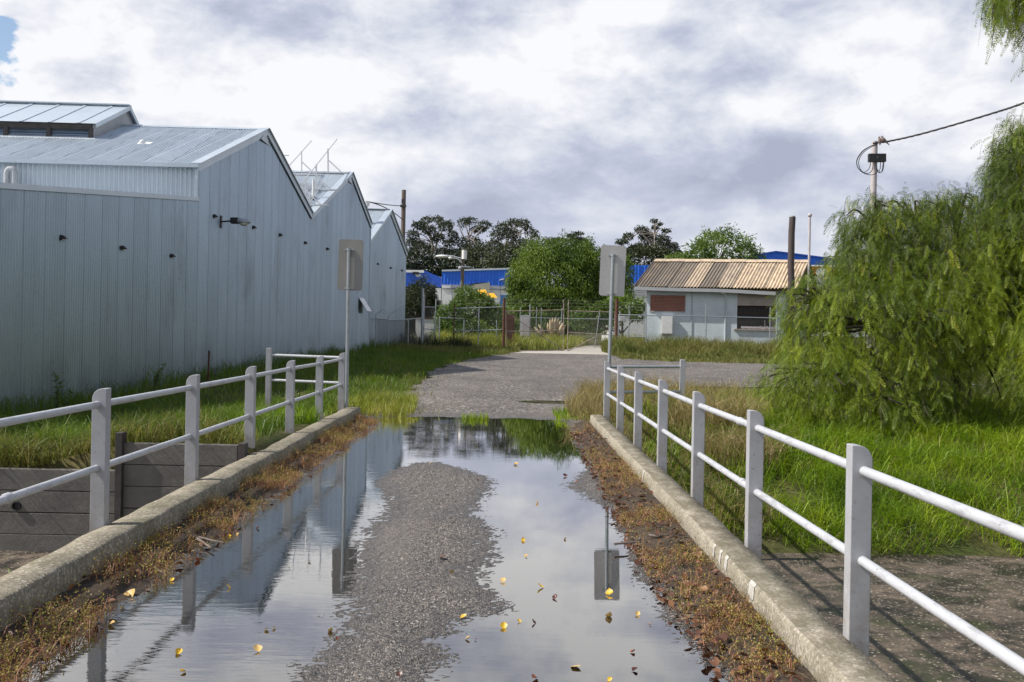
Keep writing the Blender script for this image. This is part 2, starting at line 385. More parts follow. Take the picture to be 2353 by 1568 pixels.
def channel_mat():
    t = NT('wet_channel_concrete')
    n = t.noise(2.3, 10, 0.75, dist=0.6); n2 = t.noise(1.3, 8, 0.7, off=(3, 8, 0), dist=0.4)
    col = t.mix(t.maprange(n, 0.42, 0.6), (0.022, 0.019, 0.014), (0.15, 0.113, 0.08))
    moss = t.maprange(n2, 0.52, 0.64)
    col = t.mix(t.math('MULTIPLY', moss, 0.85), col, (0.035, 0.042, 0.010))
    cv = t.xyz(t.vor(60, out='Color'))[0]
    col = t.mix(t.math('MULTIPLY', t.maprange(cv, 0.93, 0.97), 0.8), col, (0.36, 0.31, 0.24))
    col = t.mix(t.math('MULTIPLY', t.maprange(cv, 0.3, 0.05), 0.5), col, (0.03, 0.026, 0.02))
    return t.done(t.pbsdf(col, t.maprange(n, 0.4, 0.62, 0.42, 0.85), 0, t.bump(t.math('ADD', t.noise(30, 5, 0.7), cv), 0.5, 0.01)))
M['channel'] = channel_mat()

def gravel_mat(name, wet=True, chips=165.0, stones=80.0, rare=0.965, tone=0.34):
    t = NT(name)
    P = t.pos()
    c = t.xyz(t.vor(chips, out='Color', vec=P)); d = t.vor(chips, vec=P)
    base = t.ramp(c[0], [(0.0, (0.012, 0.012, 0.013)), (0.40, (0.035, 0.032, 0.031)), (0.58, (0.11, 0.094, 0.08)), (0.78, (0.27, 0.22, 0.175)), (0.92, (0.38, 0.32, 0.26)), (1.0, (0.60, 0.55, 0.49))])
    far = t.xyz(t.vor(stones, out='Color', vec=P))
    base = t.mix(t.maprange(far[2], rare, rare + .02), base, (0.50, 0.46, 0.42))
    base = t.mix(t.math('MULTIPLY', t.maprange(far[0], 0.22, 0.12), 0.6), base, (0.015, 0.015, 0.016))
    big = t.noise(0.55, 7, 0.66, vec=P)
    base = t.mix(t.math('MULTIPLY', t.maprange(big, 0.42, 0.68), tone), base, (0.045, 0.041, 0.042))
    trk = t.noise(0.9, 6, 0.62, vec=P, stretch=(1.0, 0.16, 1), off=(2, 5, 0))
    base = t.mix(t.math('MULTIPLY', t.maprange(trk, 0.50, 0.66), 0.45), base, (0.20, 0.175, 0.155))
    rough = 0.75
    if wet:
        z = t.xyz(P)[2]
        w = t.maprange(z, 0.014, -0.003)
        base = t.mix(t.math('MULTIPLY', w, 0.75), base, (0.022, 0.02, 0.019))
        base = t.mix(t.math('MULTIPLY', t.maprange(z, -0.003, -0.018), 0.8), base, (0.12, 0.10, 0.084))
        rough = t.maprange(z, 0.020, 0.0, 0.7, 0.3)
    h = t.math('ADD', t.math('MULTIPLY', d, -1.0), t.math('MULTIPLY', c[1], 0.5))
    return t.done(t.pbsdf(base, rough, 0, t.bump(h, 0.75, 0.010), 0.5))
M['gravel'] = gravel_mat('chip_seal_gravel')
M['gravel_far'] = gravel_mat('worn_chip_seal', False, 60.0, 21.0, 0.94, 0.62)

def water_mat():
    t = NT('puddle_water')
    P = t.pos(); xyz = t.xyz(P)
    r1 = t.noise(7.0, 3, 0.55, vec=P, stretch=(0.5, 2.2, 1)); r2 = t.noise(1.1, 2, 0.5, vec=P, off=(4, 2, 0))
    wob = t.math('MULTIPLY', r1, t.maprange(r2, 0.42, 0.66, 0.25, 1.0))
    near = t.maprange(xyz[0], 0.2, -1.6, 0.12, 0.7)
    bp = t.n('ShaderNodeBump'); t.set(bp, 'Height', t.math('MULTIPLY', wob, near)); bp.inputs['Strength'].default_value = 0.16; bp.inputs['Distance'].default_value = 0.012
    gl = t.n('ShaderNodeBsdfGlossy'); gl.inputs['Color'].default_value = (0.97, 0.95, 0.92, 1); gl.inputs['Roughness'].default_value = 0.012; t.set(gl, 'Normal', bp.outputs[0])
    tr = t.n('ShaderNodeBsdfTransparent'); tr.inputs['Color'].default_value = (0.86, 0.82, 0.76, 1)
    fr = t.n('ShaderNodeFresnel'); fr.inputs['IOR'].default_value = 1.75; t.set(fr, 'Normal', bp.outputs[0])
    mx = t.n('ShaderNodeMixShader'); t.set(mx, 0, t.math('ADD', t.math('MULTIPLY', fr.outputs[0], 1.5), 0.10, True)); t.t.links.new(tr.outputs[0], mx.inputs[1]); t.t.links.new(gl.outputs[0], mx.inputs[2])
    return t.done(mx.outputs[0])
M['water'] = water_mat()

def leaf_mat(name, stops, trans=0.35, rough=0.5, use_attr=True, spec=0.35, clump=None):
    t = NT(name)
    if use_attr:
        a = t.n('ShaderNodeAttribute', attribute_name='tint').outputs['Fac']
        f = t.math('ADD', t.math('MULTIPLY', a, 0.7), t.math('MULTIPLY', t.island(), 0.3))
    else: f = t.island()
    if clump: f = t.math('ADD', t.math('MULTIPLY', f, 0.6), t.math('MULTIPLY', t.maprange(t.noise(clump, 3, 0.5, vec=t.pos()), 0.3, 0.7), 0.4))
    col = t.ramp(f, stops)
    p = t.pbsdf(col, rough, 0, None, spec)
    tr = t.n('ShaderNodeBsdfTranslucent'); t.set(tr, 'Color', t.mix(0.5, col, t.mix(1.0, col, (1.0, 1.0, 0.35), 'MULTIPLY')))
    mx = t.n('ShaderNodeMixShader'); mx.inputs[0].default_value = trans; t.t.links.new(p, mx.inputs[1]); t.t.links.new(tr.outputs[0], mx.inputs[2])
    return t.done(mx.outputs[0])
M['pepper'] = leaf_mat('pepper_leaf', [(0.0, (0.035, 0.06, 0.012)), (0.3, (0.10, 0.155, 0.016)), (0.62, (0.24, 0.325, 0.026)), (0.92, (0.42, 0.48, 0.04)), (1.0, (0.46, 0.31, 0.04))], 0.40)
M['pepper_mid'] = leaf_mat('mid_pepper_leaf', [(0.0, (0.05, 0.085, 0.014)), (0.5, (0.105, 0.17, 0.022)), (1.0, (0.2, 0.27, 0.035))], 0.35)
M['gum'] = leaf_mat('gum_leaf', [(0.0, (0.022, 0.032, 0.016)), (0.55, (0.042, 0.056, 0.026)), (1.0, (0.085, 0.095, 0.042))], 0.15)
M['shrub'] = leaf_mat('shrub_leaf', [(0.0, (0.05, 0.085, 0.02)), (0.5, (0.11, 0.18, 0.035)), (1.0, (0.25, 0.32, 0.08))], 0.35)
M['darkshrub'] = leaf_mat('dark_shrub_leaf', [(0.0, (0.016, 0.024, 0.01)), (1.0, (0.05, 0.065, 0.02))], 0.2)
M['bark'] = simple('pepper_bark', (0.075, 0.055, 0.042), (0.035, 0.028, 0.022), 9, 0.9, 0, 0.6, 25)
M['gumbark'] = simple('pale_gum_bark', (0.36, 0.31, 0.27), (0.17, 0.14, 0.115), 1.2, 0.8)
M['grass'] = leaf_mat('green_grass', [(0.0, (0.06, 0.105, 0.010)), (0.45, (0.10, 0.175, 0.014)), (0.8, (0.18, 0.25, 0.025)), (1.0, (0.34, 0.28, 0.09))], 0.4, 0.5, clump=1.2)
M['lush'] = leaf_mat('lush_grass', [(0.0, (0.035, 0.08, 0.006)), (0.35, (0.12, 0.22, 0.009)), (0.7, (0.30, 0.42, 0.018)), (1.0, (0.46, 0.46, 0.08))], 0.42, 0.45, clump=1.8)
M['dry'] = leaf_mat('dry_grass', [(0.0, (0.15, 0.125, 0.05)), (0.4, (0.28, 0.225, 0.095)), (0.8, (0.40, 0.325, 0.16)), (1.0, (0.5, 0.42, 0.26))], 0.35, 0.6, clump=1.5)
M['weedgrass'] = leaf_mat('rank_roadside_grass', [(0.0, (0.07, 0.10, 0.02)), (0.4, (0.14, 0.165, 0.035)), (0.75, (0.27, 0.235, 0.08)), (1.0, (0.38, 0.30, 0.14))], 0.35, 0.6, clump=0.55)
M['verge'] = leaf_mat('yellow_green_grass', [(0.0, (0.12, 0.17, 0.02)), (0.5, (0.28, 0.31, 0.04)), (1.0, (0.5, 0.42, 0.13))], 0.4, 0.5, clump=1.5)
M['redstem'] = leaf_mat('red_weed_stem', [(0.0, (0.19, 0.075, 0.045)), (0.5, (0.34, 0.15, 0.085)), (1.0, (0.47, 0.29, 0.17))], 0.2, 0.6)
M['weedleaf'] = leaf_mat('weed_leaf', [(0.0, (0.15, 0.085, 0.03)), (0.3, (0.30, 0.19, 0.05)), (0.6, (0.33, 0.285, 0.06)), (1.0, (0.21, 0.28, 0.05))], 0.25, 0.55, clump=2.5)
M['litter'] = leaf_mat('dead_leaf', [(0.0, (0.05, 0.022, 0.015)), (0.5, (0.13, 0.055, 0.032)), (0.85, (0.25, 0.12, 0.06)), (1.0, (0.42, 0.27, 0.10))], 0.15, 0.5)
M['yleaf'] = simple('yellow_leaf', (0.64, 0.42, 0.02), (0.5, 0.27, 0.02), 25, 0.45)
M['pleaf'] = simple('pale_straw_leaf', (0.62, 0.44, 0.16), (0.42, 0.25, 0.07), 25, 0.5)
M['bleaf'] = simple('brown_leaf', (0.12, 0.04, 0.022), (0.05, 0.022, 0.018), 25, 0.4)
M['oleaf'] = simple('orange_leaf', (0.42, 0.12, 0.03), (0.22, 0.06, 0.03), 25, 0.5)
M['twig'] = simple('bare_twig', (0.24, 0.19, 0.16), (0.11, 0.085, 0.075), 15, 0.8)
M['plume'] = simple('pampas_plume', (0.6, 0.48, 0.32), (0.45, 0.34, 0.2), 3, 0.9)
M['dove'] = simple('dove_feather', (0.27, 0.18, 0.16), (0.17, 0.125, 0.12), 18, 0.8)

def soil():
    t = NT('grassy_soil'); P = t.pos()
    col = t.mix(t.maprange(t.noise(0.6, 7, 0.65, vec=P), 0.35, 0.65), (0.055, 0.075, 0.02), (0.12, 0.10, 0.045))
    col = t.mix(t.maprange(t.noise(9, 5, 0.7, vec=P), 0.45, 0.7), col, (0.035, 0.04, 0.016))
    return t.done(t.pbsdf(col, 0.95, 0, t.bump(t.noise(12, 6, 0.7, vec=P), 0.6, 0.03), 0.1))
M['soil'] = soil()
def mud():
    t = NT('damp_earth'); P = t.pos()
    col = t.mix(t.maprange(t.noise(6, 7, 0.65, vec=P), 0.35, 0.65), (0.035, 0.026, 0.019), (0.085, 0.06, 0.04))
    return t.done(t.pbsdf(col, 0.85, 0, t.bump(t.noise(40, 6, 0.7, vec=P), 0.8, 0.02), 0.3))
M['mud'] = mud()
def asbestos():
    t = NT('aged_corrugated_roof')
    a = t.n('ShaderNodeAttribute', attribute_name='tint').outputs['Fac']
    p = t.tc.outputs['Object']
    col = t.ramp(a, [(0.0, (0.045, 0.038, 0.032)), (0.12, (0.045, 0.038, 0.032)), (0.18, (0.17, 0.145, 0.12)), (0.55, (0.38, 0.32, 0.25)), (1.0, (0.62, 0.48, 0.33))])
    n = t.noise(3.0, 7, 0.7, stretch=(1.0, 0.5, 0.5))
    col = t.mix(t.math('MULTIPLY', t.maprange(n, 0.42, 0.68), 0.55), col, (0.15, 0.12, 0.095))
    col = t.mix(t.math('MULTIPLY', t.maprange(t.noise(1.1, 5, 0.6, off=(8, 1, 1)), 0.55, 0.75), 0.4), col, (0.42, 0.29, 0.17))
    return t.done(t.pbsdf(col, 0.9, 0, t.bump(t.noise(25, 5, 0.7), 0.3, 0.01), 0.2))
M['asbestos'] = asbestos()

# ------------------------------------------------------------------ numpy noise and terrain
def vnoise(x, y, s, seed=0):
    x = np.asarray(x, float) / s + 137.3 * seed; y = np.asarray(y, float) / s + 71.9 * seed
    xi, yi = np.floor(x).astype(np.int64), np.floor(y).astype(np.int64); fx, fy = x - xi, y - yi
    fx = fx * fx * (3 - 2 * fx); fy = fy * fy * (3 - 2 * fy)
    def h(a, b):
        n = (a * 374761393 + b * 668265263 + seed * 982451653) & 0x7fffffff
        n = ((n ^ (n >> 13)) * 1274126177) & 0x7fffffff
        return ((n ^ (n >> 16)) & 0xffff) / 65535.0
    return (h(xi, yi) * (1 - fx) + h(xi + 1, yi) * fx) * (1 - fy) + (h(xi, yi + 1) * (1 - fx) + h(xi + 1, yi + 1) * fx) * fy - 0.5

def gz(X, Y):
    X = np.asarray(X, float); Y = np.asarray(Y, float)
    base = 0.02 + 0.0075 * np.clip(Y - 18.5, 0, 42)
    dl = np.interp(Y, [10, 11.5, 18.6, 27.8, 40, 49, 70], [0.0, -0.05, -0.28, -0.02, 0.12, 0.25, 0.12])
    z = base + sstep(-2.6, -8, X) * dl
    near = sstep(-5.3, -4.0, X) * sstep(-2.3, -2.8, X) * np.interp(Y, [10.7, 12, 15, 20], [0.26, 0.22, 0.14, 0.0])
    z = z + near
    under = sstep(-2.75, -2.6, X) * sstep(1.75, 1.6, X) * (1 - sstep(16.6, 17.6, Y))
    z = z * (1 - under) - 0.13 * under
    bank = np.interp(Y, [11.2, 12, 13.5, 15.5, 17.5, 20, 24, 26], [-0.92, -0.62, -0.30, 0.0, 0.16, 0.12, 0.07, 0.06])
    rb = sstep(1.68, 1.95, X) * (1 - sstep(23, 26, Y))
    z = z * (1 - rb) + bank * rb
    return z + 0.05 * vnoise(X, Y, 1.3, 3) * sstep(0.6, 1.8, np.abs(X + 0.3) - 1.6)

def grid_mesh(name, X, Y, Z, mat, parent=None, mask=None, smooth=True):
    r, c = X.shape
    idx = np.arange(r * c).reshape(r, c)
    Q = np.stack([idx[:-1, :-1], idx[:-1, 1:], idx[1:, 1:], idx[1:, :-1]], -1).reshape(-1, 4)
    if mask is not None: Q = Q[mask[:-1, :-1].reshape(-1)]
    return np_mesh(name, np.stack([X, Y, Z], -1).reshape(-1, 3), Q, mat, parent, smooth)

def build_ground():
    xs = np.unique(np.concatenate([np.linspace(-250, -30, 23), np.linspace(-30, -14, 33), np.linspace(-14, -3, 56), np.linspace(-3, 2.2, 40), np.linspace(2.2, 16, 70), np.linspace(16, 40, 40), np.linspace(40, 250, 22)]))
    ts = np.unique(np.concatenate([[-0.02], np.linspace(0, 8, 41), np.linspace(8, 50, 85), np.linspace(50, 90, 30), np.linspace(90, 900, 20)]))
    Xg, T = np.meshgrid(xs, ts)
    y0 = np.where(Xg < 1.66, 10.80, 11.25)
    Yg = y0 + T
    Zg = gz(Xg, Yg); Zg = Zg - 0.07 * sstep(-2.7, -2.2, Xg - np.interp(Yg, [18, 35, 46, 52, 54], [0.2, -.1, 1.3, 2.3, 2.8])) * sstep(.3, -.3, Xg - np.interp(Yg, [18, 22, 25, 27, 31, 40, 45, 46, 50, 54], [1.0, 1.4, 1.8, 4.2, 14.5, 16.5, 14.5, 6, 5.2, 5])) * sstep(55, 53, Yg); Zg[0, :] = -1.0
    o = grid_mesh("ground", Xg, Yg, Zg, M['soil']); struct(o)
build_ground()

def build_channel():
    X, Y = np.meshgrid(np.linspace(-60, 60, 180), np.linspace(2.0, 12.2, 52))
    Z = -0.87 + 0.03 * vnoise(X, Y, 2.0, 5) + 0.012 * vnoise(X, Y, 0.35, 6)
    struct(grid_mesh("channel_floor", X, Y, Z, M['channel']))
    b = MB(); b.add([(-60, 2.6, -0.92), (60, 2.6, -0.92), (60, 0.4, 0.0), (-60, 0.4, 0.0), (60, -30, 0.0), (-60, -30, 0.0)], [(0, 1, 2, 3), (3, 2, 4, 5)])
    struct(b.build("near_bank", M['soil']))
    b = MB(); b.box((-0.54, 3.2, -0.215), (4.36, 15.6, 0.27)); struct(b.build("bridge_deck", M['slab']))
    b = MB(); b.box((-0.54, 10.95, -0.55), (4.30, 0.4, 0.9)); struct(b.build("bridge_abutment", M['slab']))
build_channel()

# ------------------------------------------------------------------ road on the bridge, with the low spots that hold the puddle
ISL1 = [(1000,1058),(1060,1076),(1118,1100),(1140,1125),(1100,1152),(1085,1178),(1110,1195),(1150,1225),(1135,1252),(1150,1275),(1110,1305),(1088,1335),(1112,1362),(1160,1385),(1172,1402),(1105,1415),(1060,1425),(1030,1452),(1002,1475),(1022,1500),(1035,1530),(1010,1560),(930,1620),(600,1620),(665,1545),(735,1480),(788,1430),(806,1390),(800,1330),(815,1290),(820,1250),(838,1215),(880,1190),(905,1160),(893,1130),(862,1105),(900,1083),(950,1065)]
ISL2 = [(1304,1118),(1330,1090),(1372,1072),(1450,1085),(1470,1160),(1410,1180),(1350,1150)]
def sdist(poly, X, Y):
    P = np.array([tuple(G(*p))[:2] for p in poly]); d = np.full(X.shape, 1e9); ins = np.zeros(X.shape, bool)
    for i in range(len(P)):
        a, b = P[i], P[(i + 1) % len(P)]; e = b - a
        t = np.clip(((X - a[0]) * e[0] + (Y - a[1]) * e[1]) / (e @ e), 0, 1)
        d = np.minimum(d, np.hypot(X - a[0] - t * e[0], Y - a[1] - t * e[1]))
        c = ((a[1] > Y) != (b[1] > Y)); 
        xx = a[0] + (Y - a[1]) * e[0] / (e[1] if abs(e[1]) > 1e-9 else 1e-9)
        ins ^= c & (X < xx)
    return np.where(ins, d, -d)
def strip_x(Y): return np.interp(Y, [3, 5, 6.5, 9, 13, 17], [1.07, 1.03, .95, .97, 1.02, 1.1])
def road_z(X, Y):
    wob = 0.10 * vnoise(Y, X * 0 + 3, 0.7, 8) + 0.05 * vnoise(Y, X * 0, 0.2, 9)
    s = np.maximum(sdist(ISL1, X, Y), sdist(ISL2, X, Y))
    far = Y - (17.95 - 0.12 * (X + 2) + 0.35 * vnoise(X, Y * 0, 0.8, 12) + 0.2 * vnoise(X, Y * 0, 0.2, 13) - 0.4 * sstep(0.6, 1.4, X) - 0.6 * sstep(-1.6, -2.4, X))
    s = np.maximum(s, far)
    s = np.maximum(s, (-2.13 + wob) - X); s = np.maximum(s, X - (strip_x(Y) + wob * .6 - .01))
    k = np.where(s > 0, 0.05, 0.055)
    h = np.clip(s * k, -0.03, 0.013)
    h = h + 0.007 * vnoise(X, Y, 0.5, 1) + 0.006 * vnoise(X, Y, 0.13, 2) + 0.004 * vnoise(X, Y, 0.04, 4) + 0.012 * vnoise(X, Y, 0.016, 14)
    h = h + 0.03 * sstep(-2.2, -2.5, X) + 0.015 * sstep(1.05, 1.4, X)
    return h
def build_road():
    ys = 2.4 * np.exp(np.arange(0, 900) * 0.0025); ys = ys[ys < 18.9]; xs = np.linspace(-2.56, 1.47, 310)
    X, Y = np.meshgrid(xs, ys); struct(grid_mesh("road_surface", X, Y, road_z(X, Y), M['gravel']))
    b = MB(); b.quad((-2.5, 2.4, 0), (1.44, 2.4, 0), (1.44, 19.1, 0), (-2.5, 19.1, 0)); o = b.build("puddle_water", M['water']); struct(o)
    rows = np.concatenate([np.linspace(18.3, 30, 120), np.linspace(30.2, 54, 100)]); u = np.linspace(0, 1, 120)
    xl = np.interp(rows, [17.5, 18.5, 21, 25.6, 35, 46, 52, 54], [-2.1, -2.0, -2.25, -2.5, -2.5, -1.3, -0.2, 0.3]) + 0.5 * vnoise(rows, rows * 0, 1.3, 21) + 0.35 * vnoise(rows, rows * 0, 0.35, 25)
    xr = np.interp(rows, [17.5, 18.5, 22, 25, 27, 31, 40, 45, 46, 50, 54], [1.15, 1.2, 1.6, 2.0, 4.5, 15, 17, 15, 6.4, 5.6, 5.3]) + 0.5 * vnoise(rows, rows * 0 + 9, 1.3, 22) + 0.3 * vnoise(rows, rows * 0, 0.35, 26)
    X = xl[:, None] * (1 - u) + xr[:, None] * u; Y = np.repeat(rows[:, None], 120, 1)
    Z = gz(X, Y) + 0.022 - 0.04 * (1 - sstep(18.3, 19.8, Y)) + 0.02 * vnoise(X, Y, 2.2, 23) + 0.006 * vnoise(X, Y, 0.25, 24)
    Z = Z - 0.07 * np.exp(-((X - .95) / .75) ** 2 - ((Y - 21.6) / .55) ** 2)
    struct(grid_mesh("gravel_road", X, Y, Z, M['gravel_far']))
    b = MB(); zc = float(gz(.95, 21.6)); b.add([(.95 + .95 * math.cos(a), 21.6 + .7 * math.sin(a), zc - .012) for a in [2 * math.pi * i / 20 for i in range(20)]], [tuple(range(20))]); struct(b.build("puddle_water", M['water']))
    b = MB(); p = [(0.1, 52.8), (5.5, 52.4), (6.0, 58), (7.0, 66), (8.6, 82), (5.8, 82), (4.4, 66), (3.1, 58.5), (1.0, 56)]
    b.prism([(x, y, float(gz(x, y)) + 0.045) for x, y in p], (0, 0, -1), 0.12); struct(b.build("concrete_driveway", M['apron']))
build_road()

def kerb_pt(prof, y, k, seed):
    x, z = prof[k]
    j = 0.016 * vnoise(y, k * 0.13, 0.35, seed) + 0.005 * vnoise(y, k * 5.7, 0.1, seed + 1)
    j2 = 0.016 * vnoise(y, k * 0.13, 0.4, seed + 2) + 0.005 * vnoise(y, k * 4.7, 0.1, seed + 3)
    return (x + float(j), float(y), z + float(j2))
def build_kerb(name, prof, y0, y1, mat, seed):
    ys = np.arange(y0, y1 + 0.01, 0.09); n = len(prof); V = []
    for i, y in enumerate(ys):
        for k, (x, z) in enumerate(prof):
            V.append(kerb_pt(prof, y, k, seed))
    V = np.array(V); Q = []
    for i in range(len(ys) - 1):
        for k in range(n - 1): Q.append((i * n + k, i * n + k + 1, (i + 1) * n + k + 1, (i + 1) * n + k))
    m = (len(ys) - 1) * n
    if n % 2 == 0:
        for k in range(n // 2 - 1): Q.append((m + k, m + k + 1, m + n - 2 - k, m + n - 1 - k))
    return struct(np_mesh(name, V, Q, mat, None, False))
KP = [(1.44, -0.06), (1.445, 0.05), (1.453, 0.144), (1.468, 0.158), (1.58, 0.162), (1.664, 0.155), (1.678, 0.10), (1.678, -0.36)]
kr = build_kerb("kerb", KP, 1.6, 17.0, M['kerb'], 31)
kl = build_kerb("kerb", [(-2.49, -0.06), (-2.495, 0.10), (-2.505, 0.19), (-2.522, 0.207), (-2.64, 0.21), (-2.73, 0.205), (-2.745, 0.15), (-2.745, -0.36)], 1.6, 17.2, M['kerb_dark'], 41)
def paint_marks():
    for zx, zy, w, hgt in ((1070, 640, .05, .11), (1120, 690, .05, .11), (1205, 740, .07, .11), (1415, 945, .13, .10), (570, 50, .06, .10)):
        p = G((1400 + zx * .3188) / 1.0625, (1150 + zy * .3188) / 1.0625, 0.09); y = p.y
        b = MB(); ys = [y - w / 2, y - w / 4, y + w / 5, y + w / 2]
        lo = [0.03, 0.02, 0.035, 0.04]; hi = [0.10, 0.118, 0.12, 0.105]; vs = []
        for yy, l, h2 in zip(ys, lo, hi):
            yg = 1.6 + 0.09 * math.floor((yy - 1.6) / 0.09); fr = (yy - yg) / 0.09
            q = [Vector(kerb_pt(KP, yg, k, 31)).lerp(Vector(kerb_pt(KP, yg + 0.09, k, 31)), fr) for k in (1, 2, 3)]
            a_, b_ = q[0].lerp(q[1], l / 0.12), q[1].lerp(q[2], h2 / 0.12 - .1)
            vs += [a_ + Vector((-.004, 0, 0)), q[1] + Vector((-.004, 0, .001)), b_ + Vector((-.003, 0, .004))]
        b.add(vs, [(i * 3 + k, i * 3 + k + 1, i * 3 + k + 4, i * 3 + k + 3) for i in range(3) for k in range(2)])
        o = b.build("paint_mark", M['markpaint'], kr)
paint_marks()

# ------------------------------------------------------------------ bridge railings
def post_mb(x0, y, zb, zt, sgn, wx=0.1, wy=0.085):
    pr = [(0, zb), (0, zt)]
    pr += [(0.028 + (wx - 0.028) * math.sin(a), zt - 0.075 + 0.075 * math.cos(a)) for a in [math.pi / 2 * i / 6 for i in range(7)]]
    pr += [(wx, zb)]
    return MB().prism([(x0 + sgn * x, y - wy / 2, z) for x, z in pr], (0, 1, 0), wy)
def railing(name, label, x0, sgn, ys, zb, zt, rz, ret_x, ret_y, couplers, zrb):
    t = thing(name, label, 'railing', (x0, ys[-1], 0))
    for y in ys: post_mb(x0, y, zb, zt, sgn).build('post', M['post'], t, 0.004)
    xr = x0 + sgn * 0.06
    for i, z in enumerate(rz):
        m = MB(); m.tube([(xr, ys[0] - 1.2, z)] + [(xr, y, z + random.uniform(-.004, .004)) for y in ys], 0.0245, 14)
        r = m.build('rail', M['rail'], t)
        for y in couplers[i]:
            c = MB(); c.tube([(xr, y - .03, z), (xr, y - .022, z), (xr, y + .022, z), (xr, y + .03, z)], [0.0255, 0.0305, 0.0305, 0.0255], 14); c.build('collar', M['rail'], r)
    zt2 = zt + 0.05
    p = MB(); p.box((ret_x, ret_y, (zt2 + zrb) / 2), (0.085, 0.10, zt2 - zrb)); p.build('post', M['post'], t, 0.004)
    for z in rz:
        m = MB(); m.tube([(xr, ys[-1] + 0.0, z + .03), (ret_x, ret_y, z + .045)], 0.0245, 12); m.build('rail', M['galv'] if sgn > 0 else M['rail'], t)
    return t
railing('bridge_railing', 'white two-rail steel railing along the sunlit kerb by the channel and the pepper tree', 1.655, 1, [2.78 + 2 * k for k in range(8)], -0.36, 1.085, (0.965, 0.535), 3.02, 17.05,
        ([7.25, 13.2], [7.15, 11.2, 13.6]), -0.1)
railing('bridge_railing', 'worn white two-rail steel railing above the sleeper wall, facing the grey warehouse', -2.735, -1, [4.86 + 2 * k for k in range(7)], -0.30, 1.145, (1.03, 0.60), -4.08, 17.1,
        ([], [5.6]), -0.1)

# ------------------------------------------------------------------ road signs seen from behind
def rrect(w, h, r, n=5):
    P = []
    for cx, cz, a0 in ((w / 2 - r, h / 2 - r, 0), (-w / 2 + r, h / 2 - r, 90), (-w / 2 + r, -h / 2 + r, 180), (w / 2 - r, -h / 2 + r, 270)):
        for i in range(n + 1):
            a = math.radians(a0 + 90 * i / n); P.append((cx + r * math.cos(a), cz + r * math.sin(a)))
    return P
def road_sign(label, base_px, top_px, cen_px, d, w, h, tilt, mat):
    b = W(base_px[0], base_px[1], d); tp = W(top_px[0], top_px[1], d); c = W(cen_px[0], cen_px[1], d)
    t = thing('road_sign', label, 'road sign', (b.x, b.y, 0), 'blank-backed signs at the end of the bridge')
    b.z = -0.15
    m = MB(); m.tube([b, tp], 0.031, 14); m.build('pole', M['galv'], t)
    ct, st = math.cos(tilt), math.sin(tilt)
    m = MB(); m.prism([(c.x + x * ct + z * st, d + 0.045, c.z - x * st + z * ct) for x, z in rrect(w, h, 0.045)], (0, 1, 0), 0.004); m.build('panel', mat, t)
    ax = (tp - b).normalized()
    for f in (0.30, -0.46):
        q = c + Vector((0, 0, f * h)); k = (q.z - b.z) / ax.z; p = b + ax * k
        m = MB(); m.tube([p - ax * .018, p + ax * .018], 0.038, 14); m.box((p.x, d + 0.036, p.z), (0.16, 0.016, 0.022)); m.build('clamp', M['galv'], t)
    m = MB(); m.tube([tp, tp + ax * 0.012], 0.034, 14); m.build('pole_cap', M['galv'], t)
road_sign('pale grey sign back on a leaning pole, in front of the rounded pepper tree', (1395, 955), (1408.5, 591), (1408.5, 622), 17.25, 0.44, 0.88, math.radians(1.6), M['sign'])
road_sign('dull brownish grey sign back on a steel pole, before the warehouse wall', (796, 945), (801.5, 578), (804.5, 609), 17.15, 0.43, 0.88, math.radians(1.0), M['signgrey'])

# ------------------------------------------------------------------ sleeper retaining wall in the channel
def retaining_wall():
    t = thing('retaining_wall', 'retaining wall of dark concrete sleepers between posts beside the channel', 'retaining wall', (-4.1, 10.7, -0.9))
    def panel(x0, x1, ztop, y, n):
        m = MB()
        for k in range(n):
            z1 = ztop - k * 0.234; m.box(((x0 + x1) / 2, y, z1 - 0.1135 + random.uniform(-.002, .002)), (x1 - x0, 0.09 + random.uniform(0, .008), 0.227))
        m.box(((x0 + x1) / 2, y + 0.06, (ztop - 0.03 - 0.95) / 2), (x1 - x0, 0.03, ztop - 0.03 + 0.95))
        return m.build('sleeper_panel', M['sleeper'], t, 0.006)
    pl = panel(-13.0, -4.14, 0.005, 10.70, 4)
    panel(-4.08, -2.86, 0.305, 10.70, 5)
    for x, zt in ((-4.11, 0.42), (-2.80, 0.33), (-6.9, 0.1), (-9.6, 0.1)):
        m = MB(); m.box((x, 10.655, (zt - 0.95) / 2), (0.075, 0.13, zt + 0.95)); m.build('post', M['darktimber'], t, 0.005)
    p = W(37, 1163, 10.64)
    m = MB(); n = 16
    for r0, r1, y0, y1 in ((0.034, 0.047, 10.63, 10.63), (0.047, 0.047, 10.63, 10.66), (0.034, 0.034, 10.63, 10.75)):
        vs = [(p.x + r * math.cos(2 * math.pi * k / n), y, p.z + r * math.sin(2 * math.pi * k / n)) for r, y in ((r0, y0), (r1, y1)) for k in range(n)]
        m.add(vs, [(k, (k + 1) % n, n + (k + 1) % n, n + k) for k in range(n)])
    m.add([(p.x + 0.034 * math.cos(2 * math.pi * k / n), 10.652, p.z + 0.034 * math.sin(2 * math.pi * k / n)) for k in range(n)], [tuple(range(n))])
    m.build('drain_pipe', M['black'], t)
retaining_wall()

# ------------------------------------------------------------------ the corrugated warehouses
K = 25725.0; SL = 215.0 / F; NRM = math.hypot(1, SL)
def wp(px, py):          # a pixel of the long gable wall -> its point on the wall plane
    x, y = derot(px, py); d = K / (215 - x); return Vector((x * d / F, d, CAMZ - y * d / F))
def wx(d): return SL * d - K / F
WD = Vector((SL, 1, 0)).normalized(); WN = Vector((1, -SL, 0)).normalized(); RD = Vector((-1, -0.045, 0)).normalized()   # along wall, out of wall, along ridges

